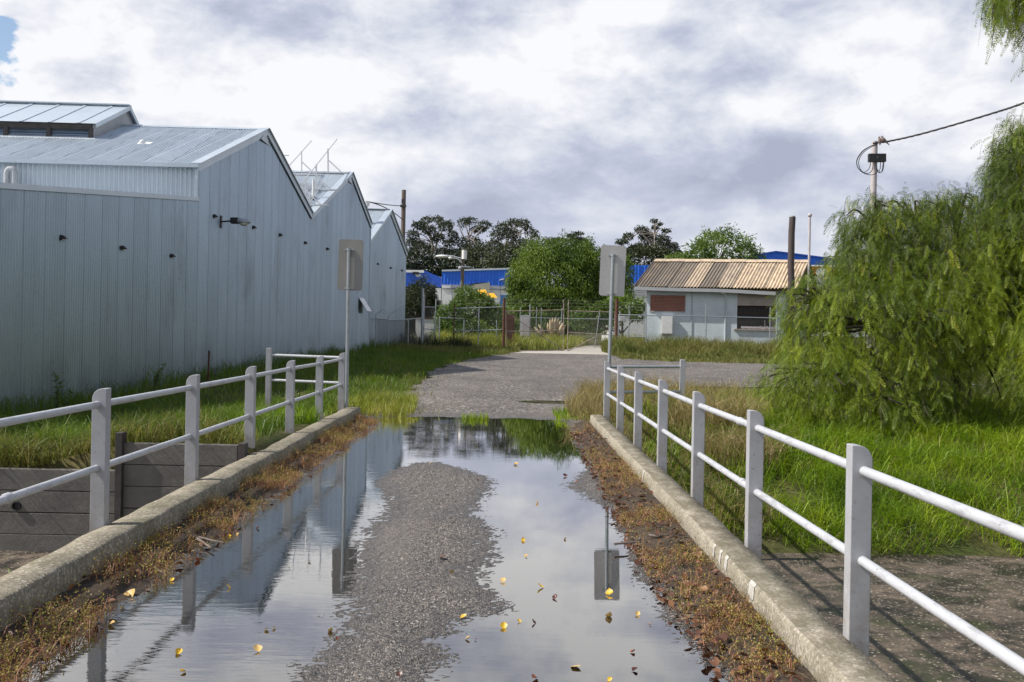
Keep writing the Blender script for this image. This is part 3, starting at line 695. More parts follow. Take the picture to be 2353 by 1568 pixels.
def corr_strip(name, P0, D, u0, u1, bot, top, nrm, mat, parent, pitch=0.0953, amp=0.017, lap=0.762, seg=6, lapdepth=0.007, step=0.0):
    """corrugated sheeting: P0 + u*D, from bot(u) to top(u) (functions giving points' heights or offset vectors)"""
    u = np.arange(u0, u1 + 1e-6, pitch / seg)
    ph = 2 * np.pi * u / pitch
    off = amp * np.sin(ph)
    lm = (np.mod(u, lap) < pitch * 0.6); off = off - lm * lapdepth + step * (1 - np.mod(u, lap) / lap)
    B = np.array([tuple(bot(x)) for x in u]); T = np.array([tuple(top(x)) for x in u]); n = np.array(nrm)
    B = B + off[:, None] * n; T = T + off[:, None] * n
    V = np.stack([B, T], 1).reshape(-1, 3); i = np.arange(len(u) - 1) * 2
    Q = np.stack([i, i + 2, i + 3, i + 1], -1)
    return np_mesh(name, V, Q, mat, parent, True)

PV1, PR1, PV2, PR2, PE = wp(470, 393), wp(610, 297), wp(713, 492), wp(805, 397), wp(850, 515)
PA0, PA1 = wp(0, 423), wp(452, 455)
P3a, P3r, P3b = wp(852, 556), wp(903, 483), wp(940, 582)
def warehouse():
    t = thing('warehouse', 'big pale blue-grey corrugated steel warehouse with two gables and a lean-to', 'warehouse', (wx(27.7), 27.7, 0))
    y_lo = 12.5
    z_lo = PA0.z + (PA1.z - PA0.z) * (y_lo - PA0.y) / (PA1.y - PA0.y)
    ye = PA1.y - 0.10; eave = Vector((wx(ye), ye, W(452, 378, ye).z))
    prof_y = [y_lo, PA1.y, PA1.y + 0.001, PR1.y, PV2.y, PR2.y, PE.y]
    prof_z = [z_lo, PA1.z, eave.z + 0.02, PR1.z, PV2.z, PR2.z, PE.z]
    pt = lambda u, z: (wx(y_lo + u / NRM), y_lo + u / NRM, z)
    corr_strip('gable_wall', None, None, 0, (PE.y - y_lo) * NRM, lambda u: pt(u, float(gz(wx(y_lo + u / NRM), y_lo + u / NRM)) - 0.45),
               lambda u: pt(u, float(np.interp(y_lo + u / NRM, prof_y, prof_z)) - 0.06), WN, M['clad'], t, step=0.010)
    ye = PA1.y - 0.10; eave = Vector((wx(ye), ye, W(452, 378, ye).z))
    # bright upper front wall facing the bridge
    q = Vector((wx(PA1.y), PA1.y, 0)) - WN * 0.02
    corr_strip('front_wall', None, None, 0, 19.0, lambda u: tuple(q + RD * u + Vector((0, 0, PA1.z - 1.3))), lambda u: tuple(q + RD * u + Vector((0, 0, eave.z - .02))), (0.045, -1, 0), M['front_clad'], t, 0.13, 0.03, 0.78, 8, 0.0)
    # lean-to roof
    a = Vector((wx(y_lo), y_lo, z_lo - 0.05)) ; b = Vector((wx(PA1.y), PA1.y, PA1.z - 0.05))
    corr_strip('lean_to_roof', None, None, 0.02, 19.0, lambda u: tuple(a + RD * u), lambda u: tuple(b + RD * u), (0, -0.12, 1), M['roof_clad'], t)
    # roofs: four slopes
    def slope(lo, hi, name, nr):
        lo2, hi2 = lo + WN * 0.06, hi + WN * 0.06
        return corr_strip(name, None, None, 0, 20.0, lambda u: tuple(lo2 + RD * u), lambda u: tuple(hi2 + RD * u), nr, M['roof_clad'], t)
    up1 = Vector((0, -(PR1.z - PV1.z), PR1.y - PV1.y)).normalized(); dn1 = Vector((0, PR1.z - PV2.z, PV2.y - PR1.y)).normalized()
    up2 = Vector((0, -(PR2.z - PV2.z), PR2.y - PV2.y)).normalized(); dn2 = Vector((0, PR2.z - PE.z, PE.y - PR2.y)).normalized()
    ye = PA1.y - 0.10; eave = Vector((wx(ye), ye, W(452, 378, ye).z))
    r1 = slope(eave, PR1, 'roof', up1); slope(PV2, PR1, 'roof', dn1); r2 = slope(PV2, PR2, 'roof', up2); slope(PE, PR2, 'roof', dn2)
    # barge flashings, ridge caps, eave gutter, valley gutter end
    m = MB()
    for p, s in ((eave, PR1), (PR1, PV2), (PV2, PR2), (PR2, PE)):
        dd = (s - p).normalized()
        m.bar(p + WN * 0.075 + Vector((0, 0, -0.09)) - dd * 0.02, s + WN * 0.075 + Vector((0, 0, -0.09)) + dd * 0.03, 0.04, 0.20, WN.cross(dd))
        m.bar(p + WN * 0.0 + Vector((0, 0, 0.035)), s + WN * 0.0 + Vector((0, 0, 0.035)), 0.30, 0.02, WN.cross(dd))
    m.build('barge_flashing', M['flash'], t)
    m = MB()
    for R, ua, ub in ((PR1, up1, dn1), (PR2, up2, dn2)):
        m = MB()
        for n_, s in ((ua, -1), (ub, 1)):
            c = R + n_ * 0.03 + WN * 0.06
            down = Vector((0, s, 0)) - n_ * n_.dot(Vector((0, s, 0))); down.normalize()
            m.add([c, c + RD * 19.5, c + RD * 19.5 + down * 0.24, c + down * 0.24], [(0, 1, 2, 3)])
        m.build('ridge_cap', M['flash'], t)
    m = MB(); e = eave + Vector((0, -0.06, -0.05)) + WN * 0.1
    m.bar(e, e + RD * 19.5, 0.12, 0.10); m.build('gutter', M['flash'], t)
    m = MB()
    for R in (PR1, PR2):      # triangular caps under the two gable peaks
        a1 = R + WN * 0.055 + Vector((0, -0.75, -0.47)); a2 = R + WN * 0.055 + Vector((0, 0.75, -0.50)); 
        m = MB(); m.add([R + WN * 0.055, a1, a2], [(0, 1, 2)]); m.build('gable_cap', M['flash'], t)
    m = MB(); m.bar(Vector((wx(y_lo), y_lo, z_lo - 0.03)) + WN * 0.035, PA1 + WN * 0.035 + Vector((0, 0, -0.03)), 0.06, 0.11)
    m.build('wall_flashing', M['flash'], t); m = MB()
    m.bar(Vector((wx(PE.y) , PE.y + 0.02, PE.z - 0.1)) + WN * 0.02, Vector((wx(PE.y), PE.y + 0.02, 0.0)) + WN * 0.02, 0.09, 0.09, (0, 1, 0))
    m.build('wall_flashing', M['flash'], t); m = MB(); cp = Vector((wx(PA1.y), PA1.y, 0)); m.bar(cp + WN * 0.0 + Vector((0, -0.04, PA1.z - 0.1)), cp + Vector((0, -0.04, PV1.z)), 0.07, 0.07, (0, 1, 0))
    m.build('wall_flashing', M['flash'], t)
    # ridge monitor with louvres
    rb = lambda y: PR1.z - abs(y - PR1.y) * (PR1.z - eave.z) / (PR1.y - eave.y)
    d0 = min(np.arange(28.5, 33, .02), key=lambda y: abs(W(214, 324, y).z - rb(y) + .045 * 0)); dr = PR1.y; d1 = 2 * dr - d0
    X0 = W(214, 324, d0).x; ze = W(214, 286, d0).z; zr = W(280, 246, dr).z
    o = MB(); L = RD * 14
    fl = Vector((X0, d0, rb(d0))); 
    prof = [(d0, rb(d0) - 0.05), (d0, ze), (dr, zr - 0.03), (d1, rb(d1) + 0.25), (d1, rb(d1) - 0.05), (dr, rb(dr) - 0.3)]
    o.prism([(X0, y, z) for y, z in prof], tuple(RD), 0.05); mon = o.build('roof_monitor', M['fibro'], t)
    m = MB(); a_, b_, c_ = Vector((X0 + 0.14, d0 - 0.12, ze - 0.0)), Vector((X0 + 0.14, dr, zr + 0.02)), Vector((X0 + 0.14, d1 + 0.5, rb(d1) - 0.05))
    for s_, e_ in ((a_, b_), (c_, b_)):
        m.add([s_, s_ + L, e_ + L, e_], [(0, 1, 2, 3)])
        dd = (e_ - s_).normalized(); m.bar(s_ + Vector((0, 0, -.05)), e_ + Vector((0, 0, -.05)), 0.03, 0.13, Vector((1, 0, 0)).cross(dd))
    k = 0.55
    while k < 14:
        m.bar(a_ + RD * k + Vector((0, 0, .012)), b_ + RD * k + Vector((0, 0, .012)), 0.09, 0.02); k += 0.86
    m.bar(b_ + Vector((0, 0, .03)), b_ + L + Vector((0, 0, .03)), 0.3, 0.04)
    m.build('monitor_roof', M['flash'], mon)
    m = MB(); f0 = Vector((X0 - 0.02, d0 - 0.03, ze - 0.09)); m.bar(f0, f0 + L, 0.06, 0.16)
    for k in (0.05, 1.32, 2.6, 3.9, 5.2, 6.5, 7.8): m.bar(Vector((X0, d0 - 0.05, rb(d0) + 0.06)) + RD * k, Vector((X0, d0 - 0.05, ze - 0.12)) + RD * k, 0.13, 0.06, (0, 1, 0))
    m.build('louvre_frame', M['darktimber'], mon)
    m = MB(); hh = ze - 0.17 - rb(d0) - 0.10
    for i in range(3):
        z = rb(d0) + 0.14 + hh * (i + .1) / 3
        m.add([Vector((X0, d0 + 0.02, z + hh / 3 * .95)), Vector((X0, d0 + 0.02, z + hh / 3 * .95)) + L, Vector((X0, d0 - 0.02, z)) + L, Vector((X0, d0 - 0.02, z))], [(0, 1, 2, 3)])
    bk = Vector((X0, d0 + 0.05, rb(d0))); m.add([bk, bk + L, bk + L + Vector((0, 0, 0.5)), bk + Vector((0, 0, 0.5))], [(0, 1, 2, 3)])
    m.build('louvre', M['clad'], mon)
    m = MB(); s0 = Vector((X0 + 0.1, d0 - 0.20, rb(d0 - 0.2) + 0.05)); m.add([s0, s0 + L, s0 + L + Vector((0, 0.2, 0.16)), s0 + Vector((0, 0.2, 0.16))], [(0, 1, 2, 3)])
    m.build('monitor_flashing', M['flash'], mon)
    # window flap that stands open low on the wall
    f = wp(823, 685); g2 = wp(826, 708)
    m = MB(); a0 = f - WD * 0.0; w_ = WD * 0.9
    m.prism([a0 + WN * 0.03, a0 + w_ + WN * 0.03, a0 + w_ + WN * 0.42 + Vector((0, 0, -0.62)), a0 + WN * 0.42 + Vector((0, 0, -0.62))], (0.8, 0, 0.6), 0.03)
    m.build('window_flap', M['alum'], t)
    m = MB(); c = a0 + WD * 0.45 + Vector((0, 0, -0.36)) + WN * 0.012; m.prism([c - WD * .43 + Vector((0, 0, .3)), c + WD * .43 + Vector((0, 0, .3)), c + WD * .43 + Vector((0, 0, -.34)), c - WD * .43 + Vector((0, 0, -.34))], WN, 0.006); m.build('window_opening', M['black'], t)
    # third, lower building beyond
    t2 = thing('warehouse', 'smaller single-gable corrugated steel warehouse behind the big one, beside the chain-link fence', 'warehouse', (P3a.x, P3a.y, 0))
    back = WN * -0.18
    py_, pz_ = [PE.y - 1.0, P3a.y, P3r.y, P3b.y], [P3a.z, P3a.z, P3r.z, P3b.z]
    y3 = PE.y - 0.4
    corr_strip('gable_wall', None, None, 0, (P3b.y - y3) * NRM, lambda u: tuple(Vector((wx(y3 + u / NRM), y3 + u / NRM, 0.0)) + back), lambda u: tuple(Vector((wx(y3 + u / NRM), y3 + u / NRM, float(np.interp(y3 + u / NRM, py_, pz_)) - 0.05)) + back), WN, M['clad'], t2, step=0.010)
    ua = Vector((0, -(P3r.z - P3a.z), P3r.y - P3a.y)).normalized(); ub = Vector((0, P3r.z - P3b.z, P3b.y - P3r.y)).normalized()
    for lo, nr in ((P3a, ua), (P3b, ub)):
        corr_strip('roof', None, None, 0, 14.0, lambda u: tuple(lo + back + WN * .05 + RD * u), lambda u: tuple(P3r + back + WN * .05 + RD * u), nr, M['roof_clad'], t2)
    m = MB()
    for p, s in ((P3a, P3r), (P3r, P3b)):
        dd = (s - p).normalized(); m.bar(p + back + WN * 0.07 + Vector((0, 0, -.1)), s + back + WN * 0.07 + Vector((0, 0, -.1)) + dd * .03, 0.04, 0.22, WN.cross(dd))
        m.bar(p + back + Vector((0, 0, .04)), s + back + Vector((0, 0, .04)), 0.34, 0.02, WN.cross(dd))
    m.build('barge_flashing', M['flash'], t2)
    m = MB(); m.bar(P3r + back + Vector((0, 0, .03)), P3r + back + RD * 13 + Vector((0, 0, .03)), 0.4, 0.03); m.build('ridge_cap', M['flash'], t2)
    return r1
warehouse()

# ------------------------------------------------------------------ fittings on the warehouses
def wall_lamp(px, py, label, s=1.0, lift=0.0):
    p = wp(px, py) + WN * lift
    t = thing('bulkhead_lamp', label, 'wall lamp', tuple(p), 'small bulkhead lamps on the warehouse walls')
    m = MB(); m.prism([p + WN * .012 + (WD * math.cos(a) + Vector((0, 0, math.sin(a)))) * .055 for a in [2 * math.pi * i / 12 for i in range(12)]], WN, 0.05); m.build('base_plate', M['dark'], t)
    m = MB(); h = [(0.03, 0.05), (0.09, 0.04), (0.15, -0.02), (0.15, -0.032), (0.03, -0.028)]
    m.prism([p + WN * a - WD * .04 + Vector((0, 0, b)) for a, b in h], WD, 0.08); m.build('hood', M['dark'], t, 0.008)
    m = MB(); m.ball(p + WN * 0.08 + Vector((0, 0, -0.05)), (0.03, 0.03, 0.028), 10, 6); m.build('lens', M['glass'], t)
for i, (px, py, lab) in enumerate(((137.8, 546, 'small dark bulkhead lamp on the shaded lean-to wall, nearest and largest of the row'), (277.3, 569.8, 'small dark bulkhead lamp midway along the shaded lean-to wall'), (390.8, 588, 'small dark bulkhead lamp on the lean-to wall, last before the tall gable'),
        (489.5, 497, 'dark bulkhead lamp just above the bracket of the arm-mounted flood lamp'), (579.8, 522.7, 'dark bulkhead lamp just beyond the tip of the arm-mounted flood lamp'), (640.8, 540, 'dark bulkhead lamp on the gable wall under the first descending roof slope'),
        (698.7, 558, 'dark bulkhead lamp directly below the valley between the two gables'), (749.6, 572, 'dark bulkhead lamp on the second gable, nearest to the road sign'))):
    wall_lamp(px, py, lab)
for px, py, lab in ((874, 607, 'bulkhead lamp on the smaller warehouse, first of its three'), (903, 616, 'bulkhead lamp on the smaller warehouse, below its ridge'), (928.6, 622, 'bulkhead lamp on the smaller warehouse, by its far corner')):
    wall_lamp(px, py, lab, 1, -0.18)
def flood():
    p = wp(505.5, 510); t = thing('flood_lamp', 'street-type flood lamp on a short arm sticking out from the gable wall', 'flood lamp', tuple(p))
    m = MB(); m.box(p + WN * .03, (0.05, 0.09, 0.36), Matrix.Rotation(-math.atan(SL), 3, 'Z')); m.build('bracket', M['dark'], t)
    m = MB(); m.tube([p + WN * .03, p + WN * .36 + Vector((0, 0, .03))], 0.025, 10); m.build('arm', M['dark'], t)
    st = [(.33, .05, .05, .03), (.36, .08, .075, .035), (.56, .085, .075, .035), (.60, .10, .065, .02), (.72, .11, .06, .015), (.86, .07, .04, .0), (.93, .012, .012, -.01)]
    m = MB(); n = 14; vs = []
    for a, w_, h_, dz in st:
        for k in range(n):
            an = 2 * math.pi * k / n; vs.append(p + WN * a + WD * (w_ * math.cos(an)) + Vector((0, 0, dz + 1.35 * h_ * math.sin(an))))
    m.add(vs, [(i * n + k, (i + 1) * n + k, (i + 1) * n + (k + 1) % n, i * n + (k + 1) % n) for i in range(len(st) - 1) for k in range(n)], True)
    m.build('lamp_head', M['galv'], t)
    m = MB(); m.box(p + WN * .45 + Vector((0, 0, .04)), (0.24, 0.19, 0.17), Matrix.Rotation(-math.atan(SL), 3, 'Z')); m.build('gear_housing', M['black'], t, 0.03)
    m = MB(); m.ball(p + WN * .73 + Vector((0, 0, -.045)), (0.13, 0.09, 0.075), 12, 8); m.build('lens', M['glass'], t)
flood()

def roof_bits():
    # small white vent saddle on the front roof
    yy = 30.0; ye = PA1.y - 0.10; ez = W(452, 378, ye).z; z = ez + (yy - ye) * (PR1.z - ez) / (PR1.y - ye); p = Vector((W(330, 350, yy).x, yy, z + 0.02))
    t = thing('roof_vent', 'small white vent cap sitting alone on the front roof slope', 'roof vent', tuple(p))
    m = MB(); m.prism([p + Vector((-.2, -.1, -.02)), p + Vector((.22, -.1, -.02)), p + Vector((.25, .1, .07)), p + Vector((-.17, .1, .07))], (0, 0, 1), .02); m.build('base_plate', M['white'], t)
    m = MB(); m.ball(p + Vector((-.05, 0, .06)), (.085, .08, .08)); m.build('vent_cap', M['white'], t)
    # cowl pipe in front of the upper front wall
    q = W(15, 420, 27.0); t = thing('vent_pipe', 'grey metal flue pipe with bent cowl against the upper front wall', 'flue pipe', (q.x, q.y, q.z))
    m = MB(); b = Vector((q.x, q.y, q.z - 1.0)); pts = [b, b + Vector((0, 0, 1.0 + .27))] + [b + Vector((.11 - .11 * math.cos(a), 0, 1.27 + .11 * math.sin(a))) for a in (0.5, 1.0, 1.57, 2.1, 2.7, 3.14)] + [b + Vector((.22, 0, 0.2))]
    m.tube(pts, 0.075, 12); m.build('pipe', M['fibro'], t)
    # spinning vent beyond the second gable
    c = W(840, 470, 51.0)
    t = thing('turbine_vent', 'round white turbine vent on the roof behind the second gable', 'roof vent', (c.x, c.y, c.z - .6))
    m = MB(); m.tube([c + Vector((0, 0, -.9)), c + Vector((0, 0, -.1))], 0.13, 12); m.build('throat', M['alum'], t)
    m = MB(); n = 16
    for k in range(n):
        a = 2 * math.pi * k / n; a2 = a + .3
        col = [(0.13, -.14), (0.20, -.06), (0.215, .04), (0.17, .13), (0.07, .18)]
        vs = []
        for r, z in col: vs += [c + Vector((r * math.cos(a), r * math.sin(a), z)), c + Vector((r * .93 * math.cos(a2), r * .93 * math.sin(a2), z))]
        m.add(vs, [(2 * i, 2 * i + 1, 2 * i + 3, 2 * i + 2) for i in range(4)])
    m.ball(c + Vector((0, 0, .18)), (.08, .08, .025)); m.build('vanes', M['white'], t)
    # aluminium walkway with hand rails up the second roof slope
    z2 = lambda y: PV2.z + (y - PV2.y) * (PR2.z - PV2.z) / (PR2.y - PV2.y)
    t = thing('roof_walkway', 'aluminium safety walkway with tall handrails climbing the second roof slope', 'walkway', (-8.3, 42, z2(42)))
    xr = lambda y: W(750, 406, 44).x + 0.0 * y
    for k, X in enumerate((-8.02, -9.1)):
        if k == 0: posts = [(43.9, 1.12), (41.3, 1.12), (39.2, 1.1)]
        else: posts = [(43.5, 1.1), (40.2, 1.1)]
        m = MB(); y0, y1 = 38.6, 46.0 if k == 0 else 45.5
        m.bar((X, y0, z2(y0) + 1.14), (X, y1, z2(PR2.y) + 1.14 + (y1 - PR2.y) * .38), 0.032, 0.032); m.build('handrail', M['alum'], t)
        for y, h in posts:
            m = MB(); m.bar((X, y, z2(y) + .05), (X - .03, y, z2(y) + h), 0.06 if k == 0 else 0.04, 0.05, (0, 1, 0)); m.build('post', M['alum'], t)
            m = MB(); m.bar((X, y - .05, z2(y) + .62), (X + .62, y - .05, z2(y) + .06), 0.05, 0.05); m.build('brace', M['alum'], t)
            m = MB(); m.bar((X - 1.0, y - .02, z2(y) + .07), (X + .9, y - .02, z2(y) + .07), 0.08, 0.06); m.build('base_rail', M['alum'], t)
    m = MB()
    for i in range(14): m.bar((-9.0 + i * .085, 39.6, z2(39.6) + .12), (-9.0 + i * .085, 42.0, z2(42.0) + .12), 0.02, 0.03)
    m.bar((-9.05, 39.6, z2(39.6) + .1), (-7.85, 39.6, z2(39.6) + .1), 0.06, 0.06); m.bar((-9.05, 42.0, z2(42) + .1), (-7.85, 42.0, z2(42) + .1), 0.06, 0.06)
    m.build('grating', M['alum'], t)
    p = W(719, 470, 40.2); zz = z2(40.2)
    t = thing('vent_pipe', 'thin white vent pipe with dark flashing on the second roof slope', 'vent pipe', (p.x, 40.2, zz))
    m = MB(); m.tube([(p.x, 40.2, zz - .1), (p.x, 40.2, zz + .78)], .05, 10); m.build('pipe', M['white'], t)
    m = MB(); m.tube([(p.x, 40.2, zz - .06), (p.x, 40.2, zz + .1)], [.17, .06], 10); m.build('flashing', M['black'], t)
    for dy, yy in ((357.5, 44.5), (380, 44.0)):
        a = W(664, dy, yy); b = W(640, dy, yy); b.x -= 0.4
        m = MB(); m.tube([a, b], 0.02, 6)
        if dy < 370: ant = thing('aerial', 'thin television aerial rods showing past the first gable', 'aerial', (b.x, b.y, z2(44) )); m.tube([(b.x, b.y, a.z + .3), (b.x, b.y, z2(44) - .1)], 0.022, 6); 
        m.build('rod', M['galv'], ant)
roof_bits()

# ------------------------------------------------------------------ chain-link fences and gates
def gxy(px, d): 
    p = W(px, 760, d); return p.x, d, float(gz(p.x, d))
def chain(m, a, b, ta, tb, pitch=0.10, wr=0.0021):
    """diamond wire mesh in the upright plane a-b (base points), tops at heights ta, tb"""
    a, b = Vector(a), Vector(b); L = (b - a).length; D = (b - a) / L
    H = max(ta - a.z, tb - b.z)
    def P(u, v): k = u / L; z0 = a.z + 0.04; return a + D * u + Vector((0, 0, 0.04 + v * ((ta - a.z) * (1 - k) + (tb - b.z) * k - 0.04) / H - 0 * z0))
    c = -H
    while c < L:
        u0, u1 = max(c, 0), min(c + H, L)
        if u1 - u0 > 0.02:
            m.bar(P(u0, u0 - c), P(u1, u1 - c), wr * 2, wr * 2); m.bar(P(u0, H - (u0 - c)), P(u1, H - (u1 - c)), wr * 2, wr * 2)
        c += pitch
def fence(label, st, mesh_spans, rails, barbs=(), mat='galv', group=None):
    """st: (px, depth, top py of post, radius); rails: list of (i, j, py_i, py_j); mesh_spans: (i, j, py_i, py_j)"""
    B = [Vector(gxy(s[0], s[1])) for s in st]
    t = thing('chain_link_fence', label, 'fence', tuple(B[0]), group)
    for s, b in zip(st, B):
        tp = W(s[0], s[2], s[1]); m = MB(); top = Vector((b.x + (s[4] if len(s) > 4 else 0), b.y, tp.z)); m.tube([b - Vector((0, 0, .2)), top], s[3], 10); m.build('post', M[s[5] if len(s) > 5 else mat], t)
    hz = lambda i, py: W(st[i][0], py, st[i][1]).z
    m = MB()
    for i, j, a, b in mesh_spans: chain(m, B[i], B[j], hz(i, a), hz(j, b))
    m.build('wire_mesh', M['wire'], t)
    for i, j, a, b in rails:
        m = MB(); p, q = B[i].copy(), B[j].copy(); p.z = hz(i, a); q.z = hz(j, b); m.tube([p, q], 0.026, 8); m.build('rail', M[mat], t)
    if barbs:
        m = MB()
        for pts in barbs:
            m.tube([W(*p) for p in pts], 0.006, 5, False)
        m.build('barbed_wire', M['wire'], t)
    return t
fence('grey chain-link fence with angled barbed-wire arms against the smaller warehouse',
      [(863.6, 49.2, 724, .03), (892, 51.2, 727, .03), (938, 55, 733, .03), (970, 56.8, 663, .075)],
      [(0, 1, 732, 735), (1, 2, 735, 734), (2, 3, 734, 731)], [(0, 1, 731.6, 734.5), (1, 2, 735, 734), (2, 3, 734, 731)],
      [[(861.8, 724.5, 49.2), (877.9, 712, 48.6)], [(892, 727, 51.2), (905.9, 715.5, 50.6)], [(861.8, 724.5, 49.2), (877.9, 711.5, 48.6)], [(877.9, 712, 48.6), (892, 719, 49.6), (905.9, 715.5, 50.6), (938, 696, 53)], [(870, 718, 48.9), (890, 723, 49.8), (898, 721, 50.9), (938, 706, 54)]])
fence('older grey wire fence with leaning posts and a side gate, behind the tall post',
      [(974, 58, 677, .03), (996.8, 58.5, 687, .035, .1), (1010, 59, 727, .03), (1066, 60, 734, .03), (1141, 60, 735, .03)],
      [(0, 1, 705, 706), (1, 2, 730, 730)], [(0, 1, 705.5, 706.5), (2, 3, 730.5, 732.5), (0, 1, 756, 758), (1, 2, 752, 755)])
fence('chain-link fence panel with corner braces left of the rusty gate post',
      [(1043, 58, 698, .035, 0, 'rust'), (1099.7, 58, 706, .03), (1157, 58, 693, .04)],
      [(0, 1, 709, 707), (1, 2, 707, 705.7)], [(0, 1, 709, 707.3), (1, 2, 707.3, 705.7), (0, 1, 761, 759.5), (1, 2, 759.5, 758)],
      [[(1044, 692, 58), (1063, 708, 58)], [(1132, 706.5, 58), (1152, 688, 58)], [(1044, 692, 58), (1099, 690, 58), (1152, 688, 58)], [(1050, 698, 58), (1099, 697, 58), (1145, 695, 58)]])
fence('chain-link fence in tall weeds in front of the painted brick shed',
      [(1421, 57.6, 722, .03), (1445, 57.4, 712, .03), (1484, 57.2, 697, .035), (1622, 56.9, 698, .035), (1769, 56.7, 706, .03), (1785, 55.6, 704, .045, 0.0), (1990, 55.4, 735, .035)],
      [(0, 1, 724, 724), (1, 2, 724, 725), (2, 3, 725, 727.5), (3, 4, 727.5, 731), (4, 5, 731, 732), (5, 6, 732, 738)],
      [(0, 1, 723.6, 724), (1, 2, 724, 725), (2, 3, 725, 727.5), (3, 4, 727.5, 731), (4, 5, 731, 732), (5, 6, 732, 738), (1, 2, 774, 775)])
fence('far chain-link fence with tilted posts behind the gates',
      [(1195, 68, 706, .03), (1217, 68.2, 700, .045), (1232, 68, 706, .025), (1243, 68, 707, .025), (1287, 68, 709, .03, .1), (1366, 68, 713, .03, .35), (1414, 68, 714, .03, .3), (1440, 68, 716, .03, .2), (1480, 68, 716, .03)],
      [(0, 4, 731, 732), (4, 6, 732, 734), (6, 8, 734, 736)], [(0, 4, 730, 732), (4, 6, 732, 734), (6, 8, 734, 736)],
      [[(1160, 690, 60), (1296, 690, 58.6), (1416, 694, 60), (1484, 702, 59)], [(1160, 697, 60), (1296, 697, 58.6), (1416, 701, 60), (1484, 709, 59)], [(1160, 704, 60), (1296, 704, 58.6), (1416, 708, 60), (1484, 715, 59)]])

def gate_post(px, d, top, r, label):
    x, y, z = gxy(px, d); t = MB(); tp = W(px, top, d); t.tube([(x, y, z - .2), (x, y, tp.z)], [r, r * .95], 12); t.tube([(x, y, tp.z), (x, y, tp.z + .03)], r * 1.06, 12)
    tag(t.build('gate_post', M['rust'], None), label, 'gate post')
gate_post(1157.5, 57.8, 687, .085, 'rust-brown steel post carrying the double gate beside the braced fence panel')
gate_post(1416.5, 58.6, 689, .10, 'dark red rusty steel post carrying the double gate beside the small white notice')
def gate_leaf(label, P, diag, tall):
    """P: corner pixels tl, tr, br, bl + mid-rail pixels, depths"""
    tl, tr, br, bl, ml, mr = [W(*p) for p in P]
    t = thing('chain_link_gate', label, 'gate', tuple(bl), 'two leaves of the double gate')
    for a, b, nm in ((tl, tr, 'top_rail'), (bl, br, 'bottom_rail'), (ml, mr, 'middle_rail')):
        m = MB(); m.tube([a, b], .026, 8); m.build(nm, M['rustpaint'], t)
    for a, b in ((bl, tl), (br, tr)):
        up = Vector((0, 0, tall if (a is bl) == (diag[2] == 'l') else 0.05)); m = MB(); m.tube([a - Vector((0, 0, .05)), b + up], .03, 8); m.build('stile', M['rustpaint'], t)
    m = MB(); m.tube([W(*diag[0]), W(*diag[1])], .026, 8); m.build('brace', M['rustpaint'], t)
    m = MB(); chain(m, bl, br, tl.z, tr.z); m.build('wire_mesh', M['wire'], t)
    return t
gate_leaf('rust-speckled chain-link gate leaf with its brace running down to the centre', [(1162, 715.5, 58), (1295, 712.5, 58.4), (1295, 805.5, 58.4), (1164, 806.5, 58), (1162, 762, 58), (1295, 758.6, 58.4)], ((1164, 718, 58), (1293, 804, 58.4), 'r'), 0.62)
gate_leaf('rust-speckled chain-link gate leaf with its brace rising from the centre to the dark red post', [(1306, 714.5, 58.4), (1413, 718, 58.6), (1413, 813, 58.6), (1304, 808.5, 58.4), (1305.5, 763.5, 58.4), (1413, 770.8, 58.6)], ((1305, 807, 58.4), (1412, 752, 58.6), 'l'), 0.66)
def notice():
    a = W(1422, 726.5, 57.5); b = W(1443, 738.5, 57.5)
    m = MB(); m.box(((a.x + b.x) / 2, 57.5, (a.z + b.z) / 2), (b.x - a.x, .01, a.z - b.z)); o = m.build('notice_sign', M['white'], None); tag(o, 'small white notice board wired to the fence beside the dark red gate post', 'sign')
    m = MB()
    for k in range(3): m.box(((a.x + b.x) / 2 - .01 * k, 57.492, a.z - .09 - .08 * k), ((b.x - a.x) * (.8, .55, .7)[k], .004, .025))
    WL[o.name] = Vector((0, 0, 0)); m.build('faded_line', M['wire'], o)
notice()
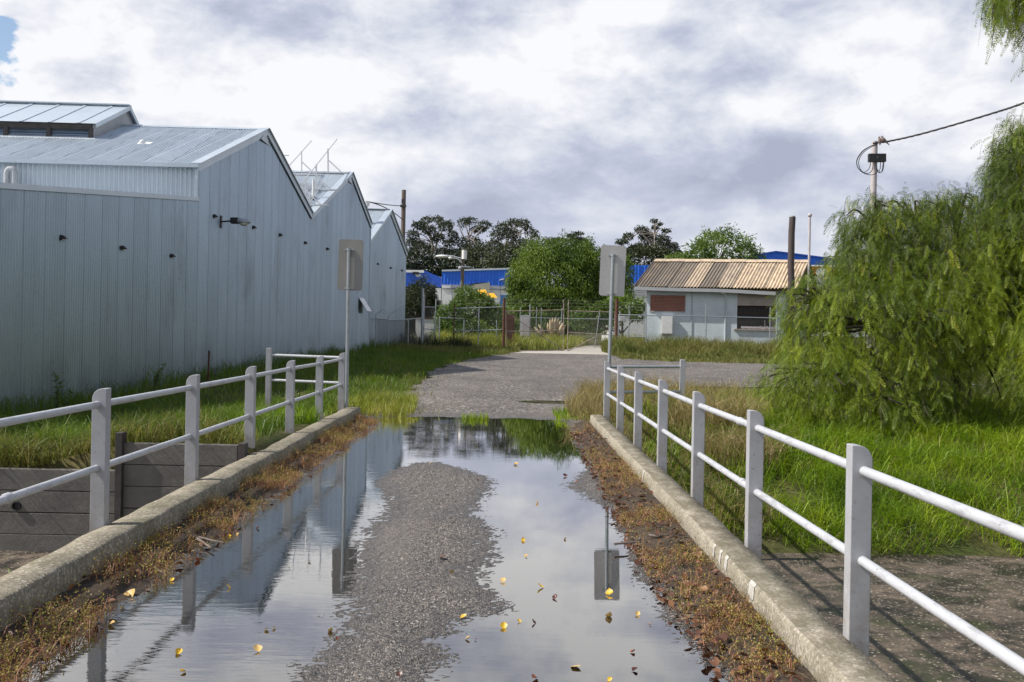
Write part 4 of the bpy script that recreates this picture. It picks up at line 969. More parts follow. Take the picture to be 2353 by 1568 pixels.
def gate_surroundings():
    a = W(1164, 722, 59.3); b = W(1181, 790, 59.3)
    m = MB(); m.box(((a.x + b.x) / 2, 59.3, (a.z + b.z) / 2 - .2), (b.x - a.x, .05, a.z - b.z + .4)); tag(m.build('rusty_screen', M['rust'], None), 'narrow rust-brown sheet standing behind the gate hinge', 'metal sheet')
    a = W(1197, 725, 64); b = W(1218, 785, 64)
    t = thing('utility_cabinet', 'pale grey service cabinet standing in grass behind the gate', 'cabinet', (a.x, 64, b.z))
    m = MB(); m.box(((a.x + b.x) / 2, 64.2, (a.z + b.z) / 2), (b.x - a.x, .5, a.z - b.z)); m.build('body', M['fibro'], t, .02)
    m = MB(); m.box(((a.x + b.x) / 2, 63.94, (a.z + b.z) / 2 + .1), ((b.x - a.x) * .8, .02, (a.z - b.z) * .7)); m.build('door', M['palepole'], t, .01)
    a = W(955, 733, 67); b = W(1037, 775, 67)
    t = thing('low_white_wall', 'low white rendered wall behind the wire fence and shrubs', 'wall', (a.x, 67, b.z))
    m = MB(); m.box(((a.x + b.x) / 2, 67.2, (a.z + b.z) / 2 - .3), (b.x - a.x, .25, a.z - b.z + .6)); m.build('wall', M['white'], t)
    m = MB(); m.box(((a.x + b.x) / 2, 67.2, a.z + .05), (b.x - a.x + .1, .33, .1)); m.build('coping', M['rust'], t)
    p = Vector(gxy(479.5, 25.2)); top = W(480.5, 806, 25.2)
    t = MB(); t.bar(p - Vector((0, 0, .2)), top, .045, .012, (0, 1, 0)); t.bar(p - Vector((0, .012, .2)), top - Vector((0, .012, 0)), .012, .03, (0, 1, 0))
    for k in range(4): t.box((p.x + .02, p.y, p.z + .25 + .2 * k), (.03, .02, .03))
    tag(t.build('star_picket', M['rust'], None), 'short dark rusty steel picket standing alone in grass by the warehouse wall', 'picket')
gate_surroundings()

# ------------------------------------------------------------------ painted brick shed
def shed():
    d = 60.0; xl, xr = W(1484.7, 740, d).x, W(1812, 740, d).x; zb = 0.0
    zt = W(1600, 668, d).z; DV = Vector((0.31, 1, 0)); DEP = 5.6
    t = thing('brick_shed', 'derelict pale blue painted brick shed with stained corrugated roof', 'shed', (xl, d, zb))
    X = lambda px: W(px, 720, d).x
    Z = lambda px, py: W(px, py, d).z
    w0, w1 = X(1694.7), X(1782); s0, s1 = Z(1738, 757), Z(1738, 704)
    m = MB()
    def slab(x0, x1, z0, z1): m.prism([(x0, d, z0), (x1, d, z0), (x1, d, z1), (x0, d, z1)], (0, 1, 0), .23)
    slab(xl, w0, zb, zt); slab(w1, xr, zb, zt); slab(w0, w1, zb, s0); slab(w0, w1, s1 + .9, zt)
    for x in (xl + .003, xr - .233): m.prism([(x, d + .23, zb), (x + .23, d + .23, zb), (x + .23, d + .23, zt), (x, d + .23, zt)], DV, DEP)
    m.build('wall', M['whitebrick'], t)
    m = MB(); m.prism([(w0, d - .002, s1), (w1, d - .002, s1), (w1, d - .002, s1 + .9), (w0, d - .002, s1 + .9)], (0, 1, 0), .23); m.build('lintel_brickwork', M['barebrick'], t)
    a, b = X(1493.5), X(1575.6); z0, z1 = Z(1534, 717), Z(1534, 678.5)
    m = MB(); m.prism([(a, d - .012, z0), (b, d - .012, z0), (b, d - .012, z1), (a, d - .012, z1)], (0, 1, 0), .01); bp = m.build('brick_infill', M['redbrick'], t)
    m = MB()
    for p, q in (((a, z0), (b, z0)), ((a, z1), (b, z1)), ((a, z0), (a, z1)), ((b, z0), (b, z1))): m.bar((p[0], d - .012, p[1]), (q[0], d - .012, q[1]), .05, .05, (0, 1, 0))
    m.build('infill_frame', M['fibro'], bp)
    f = MB()
    for p, q in (((w0, s0), (w1, s0)), ((w0, s1), (w1, s1)), ((w0, s0), (w0, s1)), ((w1, s0), (w1, s1)), ((w0, s0 + .75), (w1, s0 + .75))): f.bar((p[0], d + .12, p[1]), (q[0], d + .12, q[1]), .06, .06, (0, 1, 0))
    wd = f.build('window', M['dark'], t)
    m = MB(); k = w0 + .12
    while k < w1: m.tube([(k, d + .06, s0), (k, d + .06, s1)], .009, 6, False); k += .15
    for zz in (s0 + .4, s0 + .95): m.tube([(w0, d + .06, zz), (w1, d + .06, zz)], .009, 6, False)
    m.build('bars', M['rust'], wd)
    m = MB(); m.quad((w0 - .1, d + .3, s0 - .1), (w1 + .1, d + .3, s0 - .1), (w1 + .1, d + .3, s1 + .1), (w0 - .1, d + .3, s1 + .1)); m.build('dark_interior', M['black'], wd)
    m = MB(); m.box(((w0 + w1) / 2, d - .04, s0 - .04), (w1 - w0 + .35, .16, .08)); m.build('sill', M['barebrick'], wd)
    m = MB(); m.box(((w0 + w1) / 2 + .1, d + .10, s0 + .1), (w1 - w0 - .3, .12, .12)); 
    for i in range(10): m.box((w0 + .15 + random.random() * (w1 - w0 - .3), d + .06, s0 + .05 + random.random() * .08), (.14, .08, .1), Matrix.Rotation(random.random(), 3, 'Y'))
    m.box((X(1758), d + .08, s0 + .28), (.05, .02, .5)); m.build('rubble', M['palepole'], wd)
    c0, c1 = X(1521), X(1548); q0, q1 = Z(1534, 768.5), Z(1534, 725.5)
    m = MB(); m.box(((c0 + c1) / 2, d - .15, (q0 + q1) / 2), (c1 - c0, .28, q1 - q0)); mb_ = m.build('meter_box', M['white'], t, .015)
    m = MB(); m.box(((c0 + c1) / 2, d - .298, (q0 + q1) / 2), ((c1 - c0) * .86, .012, (q1 - q0) * .9)); m.build('door', M['white'], mb_, .005)
    m = MB(); px = X(1668.5); m.tube([(px, d - .06, 0), (px, d - .06, zt - .45), (px - .05, d - .2, zt - .25), (px - .15, d - .35, zt - .05)], .05, 10); m.box((px - .2, d - .33, zt - .1), (.22, .2, .22)); m.build('downpipe', M['whitebrick'], t)
    m = MB(); px = X(1591); m.tube([(px, d - .03, 0), (px, d - .03, zt)], .022, 8); m.build('conduit', M['fibro'], t)
    # roof
    e = -0.42; run = 3.35; zr = W(1690, 601, d + run).z; ze = W(1461, 659, d + e).z
    x0 = W(1461, 661, d + e).x; L = W(1852, 601, d + run).x - W(1502, 601, d + run).x; wS = L / 10
    tints = [0.0, 0.10, 0.16, 0.70, 0.08, 0.60, 0.95, 0.86, 1.0, 0.92]
    def roof_slope(name, y_lo, z_lo, y_hi, z_hi, rows=5):
        V, Q, T = [], [], []
        for j in range(10):
            u = np.linspace(j * wS - .03, (j + 1) * wS + .04, 50); off = .040 * np.sin(2 * np.pi * u / .20) + .018 * (j % 2) + .02 * RNG.random()
            b = len(V); sl_ = .06 * RNG.standard_normal()
            tv = np.full(len(u), .18 + .82 * tints[j]); tv[:2] = 0; tv[-3:] = 0
            for r in range(rows):
                k = r / (rows - 1); y = y_lo + (y_hi - y_lo) * k; z = z_lo + (z_hi - z_lo) * k
                xs = x0 + (y - (d + e)) * .31
                for i, uu in enumerate(u): V.append((xs + uu, y + (sl_ if r == 0 else 0), z + off[i] - (.16 * max(0, (uu - 6.3) / 3.3) ** 2 if False else 0))); T.append(tv[i])
            n = len(u)
            for r in range(rows - 1):
                for i in range(n - 1): Q.append((b + r * n + i, b + r * n + i + 1, b + (r + 1) * n + i + 1, b + (r + 1) * n + i))
        return np_mesh(name, V, Q, M['asbestos'], t, True, T)
    rf = roof_slope('roof', d + e, ze, d + run, zr); roof_slope('roof', d + run + (run - e), ze, d + run, zr)
    V, Q, T = [], [], []
    for j in range(10):
        for s in (-1, 1):
            b = len(V)
            for i in range(2):
                for k in range(2):
                    uu = (j + i) * wS; yy = d + run + s * k * .42; V.append((x0 + (yy - d - e) * .31 + uu, yy, zr + .06 - k * .19 + .012 * (j % 2))); T.append(.92 if j not in (0, 1) else .8)
            Q.append((b, b + 2, b + 3, b + 1))
    np_mesh('ridge_cap', V, Q, M['asbestos'], rf, False, T)
    # end gables and fascia / gutter that sags at the far end
    m = MB()
    for xo in (.25, L - .35):
        base = Vector((x0 + xo, d + .1, zt)); m.add([base + DV * 0, base + DV * (2 * run - .3), base + DV * (run - .1) + Vector((0, 0, zr - zt - .1))], [(0, 1, 2)])
    m.build('gable_end', M['darktimber'], t)
    m = MB(); pts = [(1459.8, 662.5), (1560, 666.5), (1650, 669), (1700, 671.5), (1745, 674.5), (1785, 677)]
    for p, q in zip(pts[:-1], pts[1:]): m.bar(W(p[0], p[1], d + e - .06), W(q[0], q[1], d + e - .06), .12, .20)
    m.build('gutter', M['fibro'], t)
    m = MB(); a_ = Vector((x0, d + e, ze - .02)); m.bar(a_ + Vector((-.04, 0, -.02)), a_ + DV * (run - e) + Vector((-.04, 0, zr - ze - .02)), .06, .2); m.build('barge_board', M['darkpole'], t)
    m = MB(); m.prism([(x0 + .1, d + e + .02, zt - .06), (x0 + L - .1, d + e + .02, zt - .06), (x0 + L - .1, d + .02, zt - .06), (x0 + .1, d + .02, zt - .06)], (0, 0, 1), .03); m.build('soffit', M['dark'], t)
    t.rotation_euler.z = -0.165; t.scale.x = 0.972
shed()

# ------------------------------------------------------------------ poles, cables, birds
def pole(label, name, px, py_top, d, r, mat, cat='pole', lean=0.0, wob=0.0, base=None):
    x, y, z = gxy(px, d) if base is None else base; tp = W(px, py_top, d)
    x = tp.x - lean
    t = thing(name, label, cat, (x, y, z)); n = 9; m = MB()
    m.tube([(x + (tp.x - x) * k / n + random.uniform(-wob, wob), y, z - .2 + (tp.z - z + .2) * k / n) for k in range(n + 1)], [r * (1.12 - .12 * k / n) for k in range(n + 1)], 14)
    m.build('shaft', M[mat], t); return t, tp
t, tp = pole('weathered wooden pole sawn off above the smaller warehouse, with wires running to the roof', 'wooden_pole', 928, 437, 70, .155, 'timber')
m = MB(); m.box((tp.x, 69.8, tp.z - 1.15), (.42, .12, .16)); m.box((tp.x - .02, 69.82, tp.z - .8), (.22, .06, .3)); m.build('bracket', M['dark'], t)
m = MB(); a = W(836, 462, 53)
for q in ((922, 473.5, 69.9), (923, 503, 69.9)):
    b = W(*q); m.tube([a + (b - a) * (k / 10) + Vector((0, 0, -.9 * (k / 10) * (1 - k / 10) * (0.2 if q[1] < 490 else -.9))) for k in range(11)], .03, 6, False)
o = m.build('overhead_wire', M['cable'], None); tag(o, 'pair of slack wires between the wooden pole and the second gable roof', 'wire')
t, tp = pole('dark gnarled timber post standing in front of the shed roof', 'wooden_pole', 1820, 499, 54, .17, 'darkpole', wob=.035)
m = MB(); m.tube([tp - Vector((0, 0, .02)), tp + Vector((0, 0, .05))], .175, 12); m.build('cap', M['fibro'], t)
t, tp = pole('slim pale metal pole with a ball finial beside the shed ridge', 'flag_pole', 1861, 497, 55, .062, 'palepole')
m = MB(); m.ball(tp + Vector((0, 0, .05)), .12, 14, 10); m.build('finial', M['palepole'], t)

Zp = lambda zx, zy, d: W((2050 + zx / 9.8) / 1.0625, (320 + zy / 9.8) / 1.0625, d)
def utility_pole():
    d = 33.0; t, tp = pole('pale round service pole rising behind the pepper tree, topped by a black junction box', 'utility_pole', 2010, 325.5, d, .098, 'palepole', lean=0.05)
    m = MB(); a, b = Zp(690, 545, d - .2), Zp(1095, 750, d - .2); m.box(((a.x + b.x) / 2, d - .2, (a.z + b.z) / 2), (abs(b.x - a.x), .16, abs(a.z - b.z)), Matrix.Rotation(-ROLL, 3, 'Y')); jb = m.build('junction_box', M['black'], t, .012)
    m = MB(); c = Zp(910, 632, d - .29); m.ball(c, .012, 8, 6); m.build('screw', M['galv'], jb)
    loops = [[(890, 325), (740, 370), (560, 490), (440, 650), (410, 780), (450, 900), (560, 1000), (700, 1050), (820, 1040), (900, 980)],
             [(890, 330), (760, 385), (580, 510), (480, 650), (455, 780), (485, 900), (560, 990), (650, 1020), (740, 990), (790, 900), (800, 750)],
             [(880, 320), (720, 372), (545, 482), (432, 640), (404, 760), (442, 890), (540, 985), (610, 980), (690, 920), (730, 830), (735, 745)],
             [(850, 745), (880, 900), (920, 990), (990, 990), (1040, 920), (1060, 745)], [(845, 745), (890, 900), (930, 955), (970, 900), (978, 745)], [(940, 960), (975, 1000), (1020, 930), (1040, 745)]]
    m = MB()
    for i, lp in enumerate(loops): m.tube(smooth([Zp(x, y, d - .22 - .02 * i) for x, y in lp], 3), .012, 6)
    m.build('cable_loop', M['cable'], t)
    pts = smooth([W(2006, 330, d - .15), W(2045, 324.5, d - .3), W(2110, 310, d - .9), W(2200, 285, d - 1.8), W(2290, 258, d - 2.6), W(2353, 237, d - 3.2), W(2560, 160, d - 5)], 12)
    m = MB()
    for ph in (0, 2.1, 4.2):
        m.tube([p + Vector((0, .018 * math.cos(i * .8 + ph), .018 * math.sin(i * .8 + ph))) for i, p in enumerate(pts)], .017, 6)
    tag(m.build('service_cable', M['cable'], None), 'twisted black service cable sloping up from the junction-box pole', 'cable')
    def dove(label, pts, rs, dd):
        m = MB(); m.tube(smooth([Zp(x, y, dd) for x, y in pts], 3), list(np.interp(np.linspace(0, 1, (len(pts) - 1) * 3 + 1), np.linspace(0, 1, len(rs)), rs)), 12)
        o = m.build('dove', M['dove'], None); tag(o, label, 'dove', 'doves on the service cable')
    dove('larger brown dove on the cable, its tail pointing down the far side', [(1195, 345), (1140, 290), (1090, 245), (1050, 215), (1030, 185), (1018, 155), (1010, 135), (985, 132)], [.008, .022, .05, .066, .058, .036, .036, .004], d - .35)
    dove('smaller dove on the cable, sitting closest to the pole top', [(960, 345), (965, 310), (965, 270), (958, 230), (952, 195), (950, 168), (945, 152), (918, 160)], [.012, .026, .05, .055, .046, .03, .032, .004], d - .30)
def smooth(P, n):
    P = [Vector(p) for p in P]; out = []
    for i in range(len(P) - 1):
        p0, p1, p2, p3 = P[max(i - 1, 0)], P[i], P[i + 1], P[min(i + 2, len(P) - 1)]
        for k in range(n):
            s = k / n; out.append(.5 * ((2 * p1) + (p2 - p0) * s + (2 * p0 - 5 * p1 + 4 * p2 - p3) * s * s + (3 * p1 - p0 - 3 * p2 + p3) * s ** 3))
    return out + [P[-1]]
utility_pole()
def street_lamp():
    d = 95; t, tp = pole('tall street lamp pole with two arms and a white transformer can, before the blue building', 'street_lamp', 1063.6, 575, d, .17, 'timber', 'street lamp')
    Q = lambda zx, zy: W((1000 + zx / 7.84) / 1.0625, (560 + zy / 7.84) / 1.0625, d - .2)
    for pts, hd, hs in (([(1000, 562), (930, 545), (820, 515), (690, 502)], (620, 520), (.62, .28, .16)), ([(1000, 640), (950, 590), (890, 560), (800, 552)], (778, 552), (.22, .2, .14))):
        m = MB(); m.tube(smooth([Q(*p) for p in pts], 3), .06, 8); ar = m.build('arm', M['alum'], t)
        m = MB(); m.ball(Q(*hd), hs, 12, 8); m.build('lamp_head', M['white'], ar)
    m = MB(); p = Q(1050, 488); m.tube([p + Vector((0, 0, -.42)), p + Vector((0, 0, .42))], .24, 12); m.build('transformer', M['white'], t)
    m = MB(); p = Q(1030, 718); m.box(p, (1.4, .12, .12)); p2 = Q(968, 745); m.ball(p2, .2, 8, 6); m.build('crossarm', M['fibro'], t)
    d = 152; t, tp = pole('distant slim power pole with a crossarm above the deep blue shed', 'power_pole', 988, 586, d, .15, 'fibro', 'power pole')
    m = MB(); m.box((tp.x, d, tp.z - 2.6), (3.0, .15, .15)); m.build('crossarm', M['fibro'], t)
    d = 150; t, tp = pole('distant power pole between the ball-topped pole and the pepper tree', 'power_pole', 1922, 578, d, .16, 'darkpole', 'power pole')
    m = MB(); m.box((tp.x, d, tp.z - .8), (2.6, .15, .15)); m.build('crossarm', M['darkpole'], t)
    d = 142; x0 = W(1183, 660, d); t = thing('street_lamp', 'distant curved street lamp showing over the blue parapet', 'street lamp', (x0.x, d, 0))
    m = MB(); m.tube(smooth([(x0.x, d, 0), (x0.x, d, W(0, 668, d).z), W(1183, 655, d), W(1196, 646, d), W(1204, 642, d)], 3), .09, 8); m.build('shaft', M['alum'], t)
    m = MB(); m.ball(W(1207, 642, d), (.8, .3, .2), 10, 6); m.build('lamp_head', M['white'], t)
street_lamp()

# ------------------------------------------------------------------ blue industrial buildings far behind
def bgbox(m, x0, y0, x1, y1, d, dep=1.0, z0=None):
    a, b = W(x0, y0, d), W(x1, y1, d); c = Vector(((a.x + b.x) / 2, d + dep / 2, (a.z + b.z) / 2)); return m.box(c, (abs(b.x - a.x), dep, abs(a.z - b.z)))
def ribbed(name, xa, xb, za, zb, d, mat, t, pitch=.4, amp=.05):
    u = np.arange(0, xb - xa, pitch / 4); off = amp * np.sign(np.sin(2 * np.pi * u / pitch))
    fa = lambda u_: za(u_) if callable(za) else za
    V = np.array([[(xa + x, d + o, zb), (xa + x, d + o, fa(x))] for x, o in zip(u, off)]).reshape(-1, 3); i = np.arange(len(u) - 1) * 2
    return np_mesh(name, V, np.stack([i, i + 2, i + 3, i + 1], -1), mat, t)
def far_buildings():
    d = 135.0; X = lambda px: W(px, 640, d).x
    t = thing('industrial_shed', 'deep blue gabled shed wall with a white logo, beside the smaller warehouse', 'factory shed', (X(900), d, 0), 'blue factory buildings in the distance')
    za, zm, zb = W(900, 622, d).z, W(975, 623, d).z, W(1013, 638, d).z
    m = MB(); x0, xm, x1 = X(880), X(977), X(1014); zl = W(960, 659, d).z
    m.prism([(x0, d, zl), (x1, d, zl), (x1, d, zb), (xm, d, zm), (x0, d, za)], (0, 1, 0), 20); m.build('upper_wall', M['deepblue'], t)
    m = MB(); m.prism([(x0, d + .4, 0), (x1 - .5, d + .4, 0), (x1 - .5, d + .4, zl), (x0, d + .4, zl)], (0, 1, 0), 18); m.build('lower_wall', M['dark'], t)
    m = MB(); bgbox(m, 930, 620.5, 974, 627, d - .15, .1); m.build('white_band', M['white'], t); m = MB(); bgbox(m, 1000, 662, 1013, 690, d + .2, .1); m.build('white_door', M['white'], t)
    m = MB(); bgbox(m, 948.5, 625, 962, 631, d - .3, .1); m.build('black_band', M['black'], t)
    c = W(961, 630, d - .22); m = MB(); m.prism([c + Vector((.42 * 1.05 * 1.0 * math.cos(a) * 0.95, 0, .45 * math.sin(a))) for a in [math.pi + math.pi * i / 12 for i in range(13)]], (0, 1, 0), .06); m.build('half_disc', M['fibro'], t)
    d = 125.0; X = lambda px: W(px, 640, d).x
    t = thing('industrial_building', 'bright blue ribbed parapet over white walls, behind the light green shrub', 'factory building', (X(1015), d, 0), 'blue factory buildings in the distance')
    zl = W(1090, 655.5, d).z; z0, z1 = W(1016, 622.5, d).z, W(1182, 617.5, d).z; xa, xb = X(1015.5), X(1185)
    ribbed('parapet', xa, xb, lambda u: z0 + (z1 - z0) * u / (xb - xa), zl, d, M['blue'], t)
    m = MB(); m.prism([(xa, d + .2, 0), (xb, d + .2, 0), (xb, d + .2, zl), (xa, d + .2, zl)], (0, 1, 0), 15); wl = m.build('wall', M['white'], t)
    m = MB(); m.bar((xa, d - .05, z0), (xb, d - .05, z1), .35, .22); m.build('coping', M['flash'], t)
    m = MB()
    for x in (1038, 1110, 1150): bgbox(m, x, 656, x + .35, 700, d + .1, .1)
    bgbox(m, 1016, 664, 1180, 664.5, d + .1, .1); m.build('panel_joint', M['fibro'], wl)
    Q = lambda zx, zy, dd: W((1000 + zx / 7.84) / 1.0625, (560 + zy / 7.84) / 1.0625, dd)
    m = MB(); m.prism([Q(1190, 1072, d - 1), Q(1535, 1016, d - 1), Q(1535, 1260, d - 1), Q(1190, 1260, d - 1)], (0, 1, 0), .9); m.build('beige_panel', M['beige'], t)
    m = MB(); m.prism([Q(1050, 1062, d - .6), Q(1300, 1018, d - .6), Q(1535, 1014, d - .6), Q(1190, 1070, d - .6)], (0, 1, 0), .4); m.build('awning_edge', M['navy'], t)
    for zx in (822, 882, 938):
        c = Q(zx, 1146, d + .02); m = MB(); n = 16
        vs = [c + Vector((r * math.cos(2 * math.pi * k / n), 0, r * math.sin(2 * math.pi * k / n))) for r in (.16, .30) for k in range(n)]
        m.add(vs, [(k, (k + 1) % n, n + (k + 1) % n, n + k) for k in range(n)]); m.build('ring_mark', M['fibro'], wl)
    for zx, zy in ((1762, 962), (1872, 970)):
        c = Q(zx, zy, d - .3); m = MB(); m.prism([c + Vector((-.3, 0, -.15)), c + Vector((.25, 0, 0)), c + Vector((.3, 0, .14)), c + Vector((-.2, 0, .05))], (0, 1, 0), .25); m.build('wall_light', M['white'], t)
    for lab, pts, mt, dd in (('steep orange-yellow awning on the white factory wall above the shrub', [(1310, 1162), (1455, 1155), (1522, 1312), (1385, 1315)], 'yellow', 118), ('flatter yellow awning lower down, next to the steep awning', [(1510, 1225), (1612, 1225), (1690, 1320), (1558, 1318)], 'yellow', 118.6)):
        c = [Q(x, y, dd + (1.2 if i < 2 else 0)) for i, (x, y) in enumerate(pts)]
        aw = thing('awning', lab, 'awning', tuple(c[3]))
        m = MB(); m.prism(c, (0, .3, -1), .06); m.build('canopy', M[mt], aw)
        m = MB(); m.bar(c[2], c[3], .08, .12); m.bar(c[2], c[2] + Vector((0, 0, -3)), .08, .08, (0, 1, 0)); m.bar(c[3], c[3] + Vector((0, 0, -3)), .08, .08, (0, 1, 0)); m.build('frame', M['alum'], aw)
    a = Q(1735, 1255, 112); b = Q(1852, 1345, 112); cst = thing('pallet_stack', 'stack of bright blue slatted plastic pallets behind the rusty gate post', 'pallets', (a.x, 112, b.z))
    for k in range(5):
        z = a.z - (a.z - b.z) * (k + .5) / 5; m = MB(); m.box(((a.x + b.x) / 2, 112.5, z), (b.x - a.x, 1.0, (a.z - b.z) / 5 * .62)); m.build('pallet', M['bluecrate'], cst)
    m = MB(); m.box(((a.x + b.x) / 2 + .0, 112.5, b.z / 2 - .2), (b.x - a.x, .8, b.z + .4)); m.build('pallet_base', M['bluecrate'], cst)
    a = Q(1856, 1250, 113); b = Q(1952, 1385, 113); m = MB()
    for k in range(6): m.box(((a.x + b.x) / 2, 113.5, a.z - (a.z - b.z) * (k + .5) / 6), (b.x - a.x, 1.0, (a.z - b.z) / 6 * .8))
    m.box(((a.x + b.x) / 2, 113.5, b.z / 2), (b.x - a.x - .1, .9, b.z)); tag(m.build('crate_stack', M['navy'], None), 'dark navy crate stack between the blue pallets and the pepper tree', 'crates')
    d = 112.0; X = lambda px: W(px, 640, d).x
    t = thing('industrial_building', 'plain bright blue wall end over white base, showing just left of the shed roof', 'factory building', (X(1440), d, 0), 'blue factory buildings in the distance')
    zt, zl = W(1460, 609.5, d).z, W(1460, 651.5, d).z
    ribbed('parapet', X(1405), X(1560), zt, zl, d, M['blue'], t, .35)
    m = MB(); m.prism([(X(1405), d + .2, 0), (X(1560), d + .2, 0), (X(1560), d + .2, zl), (X(1405), d + .2, zl)], (0, 1, 0), 10); m.build('wall', M['white'], t)
    m = MB(); bgbox(m, 1452, 668, 1485, 671, d - .1, .1); bgbox(m, 1452, 676, 1485, 678, d - .1, .1); m.build('wall_band', M['fibro'], t)
    d = 128.0; X = lambda px: W(px, 600, d).x
    t = thing('industrial_building', 'blue low-gabled factory with an orange band, above the shed ridge', 'factory building', (X(1745), d, 0), 'blue factory buildings in the distance')
    zs = [(1700, 592), (1782, 578.5), (1916, 595.5), (2010, 607)]; zl = W(1850, 609, d).z
    xs_ = [X(p[0]) for p in zs]; zz_ = [W(p[0], p[1], d).z for p in zs]
    ribbed('upper_wall', xs_[0], xs_[-1], lambda u: float(np.interp(xs_[0] + u, xs_, zz_)), zl, d, M['blue'], t, .42)
    m = MB()
    for i in range(3): m.bar((xs_[i], d - .05, zz_[i]), (xs_[i + 1], d - .05, zz_[i + 1]), .3, .18)
    m.build('roof_edge', M['deepblue'], t)
    m = MB(); bgbox(m, 1700, 609, 2010, 632, d + .1, 8); m.build('orange_band', M['orange'], t)
    m = MB(); bgbox(m, 1700, 632, 2010, 760, d + .15, 8); m.build('lower_wall', M['white'], t)
    c = W(1888, 626, d); m = MB(); m.prism([c + Vector((.75 * math.cos(a), -.06, .6 * math.sin(a))) for a in [2 * math.pi * i / 14 for i in range(14)]], (0, 1, 0), .05); m.build('round_mark', M['white'], t)
far_buildings()

# ------------------------------------------------------------------ vegetation
def unit(a): return a / np.maximum(np.linalg.norm(a, axis=-1, keepdims=True), 1e-9)
def leaf_quads(P, D, S, L, Wd):
    """rhombic leaves: base P, direction D, side S, arrays of length/width"""
    L = np.asarray(L)[:, None]; Wd = np.asarray(Wd)[:, None]
    V = np.stack([P, P + D * L * .42 + S * Wd * .5, P + D * L, P + D * L * .42 - S * Wd * .5], 1).reshape(-1, 3)
    Q = np.arange(len(P) * 4).reshape(-1, 4); return V, Q
def ells_px(lst, d, dep=0.9, jit=0.0, rng=RNG):
    out = []
    for px, py, rx, ry in lst:
        dd = d + jit * rng.uniform(-1, 1); c = W(px, py, dd); s = dd / F; out.append((np.array(c), np.array([rx * s, dep * rx * s, ry * s])))
    return out
def crown_pts(ells, N, rng, lo=0.55, hi=1.06, up=0.0, lump=0.18, cull=0.62):
    w = np.array([r[0] * r[2] + r[0] * r[1] for c, r in ells]); k = rng.choice(len(ells), N, p=w / w.sum())
    n = unit(rng.standard_normal((N, 3)) + np.array([0, 0, up])); C_ = np.array([c for c, r in ells])[k]; R_ = np.array([r for c, r in ells])[k]
    rad = lo + (hi - lo) * rng.random(N) ** 0.45
    rad = rad * (1 + lump * np.sin(n[:, 0] * 7 + k * 1.7) * np.sin(n[:, 2] * 8 + k * 2.3) + lump * .6 * np.sin(n[:, 1] * 9 + n[:, 0] * 5 + k))
    P = C_ + n * R_ * rad[:, None]
    keep = np.ones(N, bool)
    for i, (c, r) in enumerate(ells):
        q = np.linalg.norm((P - c) / r, axis=1); keep &= ~((q < cull) & (k != i))
    return P[keep], n[keep], k[keep]
def crown(name, ells, N, L, Wd, mat, parent, rng, droop=0.5, tint_by=0.6, **kw):
    P, n, k = crown_pts(ells, N, rng, **kw); N = len(P)
    D = unit(n * (1 - droop) + np.array([0, 0, -droop]) + rng.standard_normal((N, 3)) * .45)
    S = unit(np.cross(D, rng.standard_normal((N, 3))))
    l = L * rng.uniform(.6, 1.3, N); w = Wd * rng.uniform(.7, 1.3, N)
    V, Q = leaf_quads(P, D, S, l, w)
    cl = np.clip(.5 + tint_by * vnoise(P[:, 0] + P[:, 1] * .7, P[:, 2], L * 5, 17) * 1.6 + rng.normal(0, .12, N), 0, 1)
    return np_mesh(name, V, Q, M[mat], parent, False, np.repeat(cl, 4))
def limbs(name, paths, mat, parent):
    m = MB()
    for pts, r0, r1 in paths:
        P = smooth(pts, 4); m.tube(P, list(np.linspace(r0, r1, len(P))), 8)
    return m.build(name, M[mat], parent)

# tall gum trees on the skyline
def gum(label, cl, trunks, d, f, N=230, group='gum trees on the skyline'):
    rng = np.random.default_rng(int(d * 7 + len(label)))
    px = [(f(a, b) + (c * .9 / f.s, e * .9 / f.s)) for a, b, c, e in cl]
    es = ells_px(px, d, 1.0, 4.0, rng)
    b = es[0][0]; base = W(f(*trunks[0][0])[0], 700, d)
    t = thing('gum_tree', label, 'tree', (base.x, d, 0), group)
    crown('crown', es, int(N * 2.1) * len(es), .42, .16, 'gum', t, rng, .6, .5, up=.35, lo=.35, hi=1.08, lump=.25, cull=.3)
    P = []
    for tr in trunks:
        pts = [W(*f(*p), d) for p in tr]
        if tr is trunks[0]: pts = [Vector((pts[0].x, d, -.5))] + pts
        P.append((pts, .42 if tr is trunks[0] else .2, .07))
    # a limb to every clump
    root = W(*f(*trunks[0][-2]), d)
    for c, r in es:
        c = Vector(c); a = root.lerp(c, .1); P.append(([a, a.lerp(c, .5) + Vector((0, 0, .6)), c + Vector((0, 0, -.3 * r[2]))], .10, .03))
    limbs('trunk', P, 'gumbark', t)
class Fm:
    def __init__(s, ox, oy, sc): s.ox, s.oy, s.s = ox, oy, sc * 1.0625
    def __call__(s, x, y): return ((s.ox * 1.0625 + x / (s.s / 1.0625)) / 1.0625 if False else (s.ox + x / (s.s / 1.0625)) / 1.0625, (s.oy + y / (s.s / 1.0625)) / 1.0625)
fa, fb = Fm(800, 400, 3.136), Fm(1200, 500, 3.92)
gum('broad gum tree with pale forked limbs, nearest to the sawn-off pole', [(760, 430, 45, 28), (845, 422, 45, 25), (700, 470, 55, 34), (905, 475, 65, 42), (962, 545, 40, 42), (655, 545, 50, 42), (775, 505, 60, 38), (848, 565, 55, 34), (700, 620, 60, 36), (640, 600, 40, 40), (930, 605, 55, 34), (655, 700, 60, 50), (780, 650, 60, 36), (880, 680, 60, 45)],
    [[(790, 800), (800, 700), (800, 600), (770, 500)], [(800, 700), (840, 600), (880, 500)], [(795, 720), (720, 620), (690, 520)], [(780, 780), (700, 690), (650, 640)]], 172, fa)
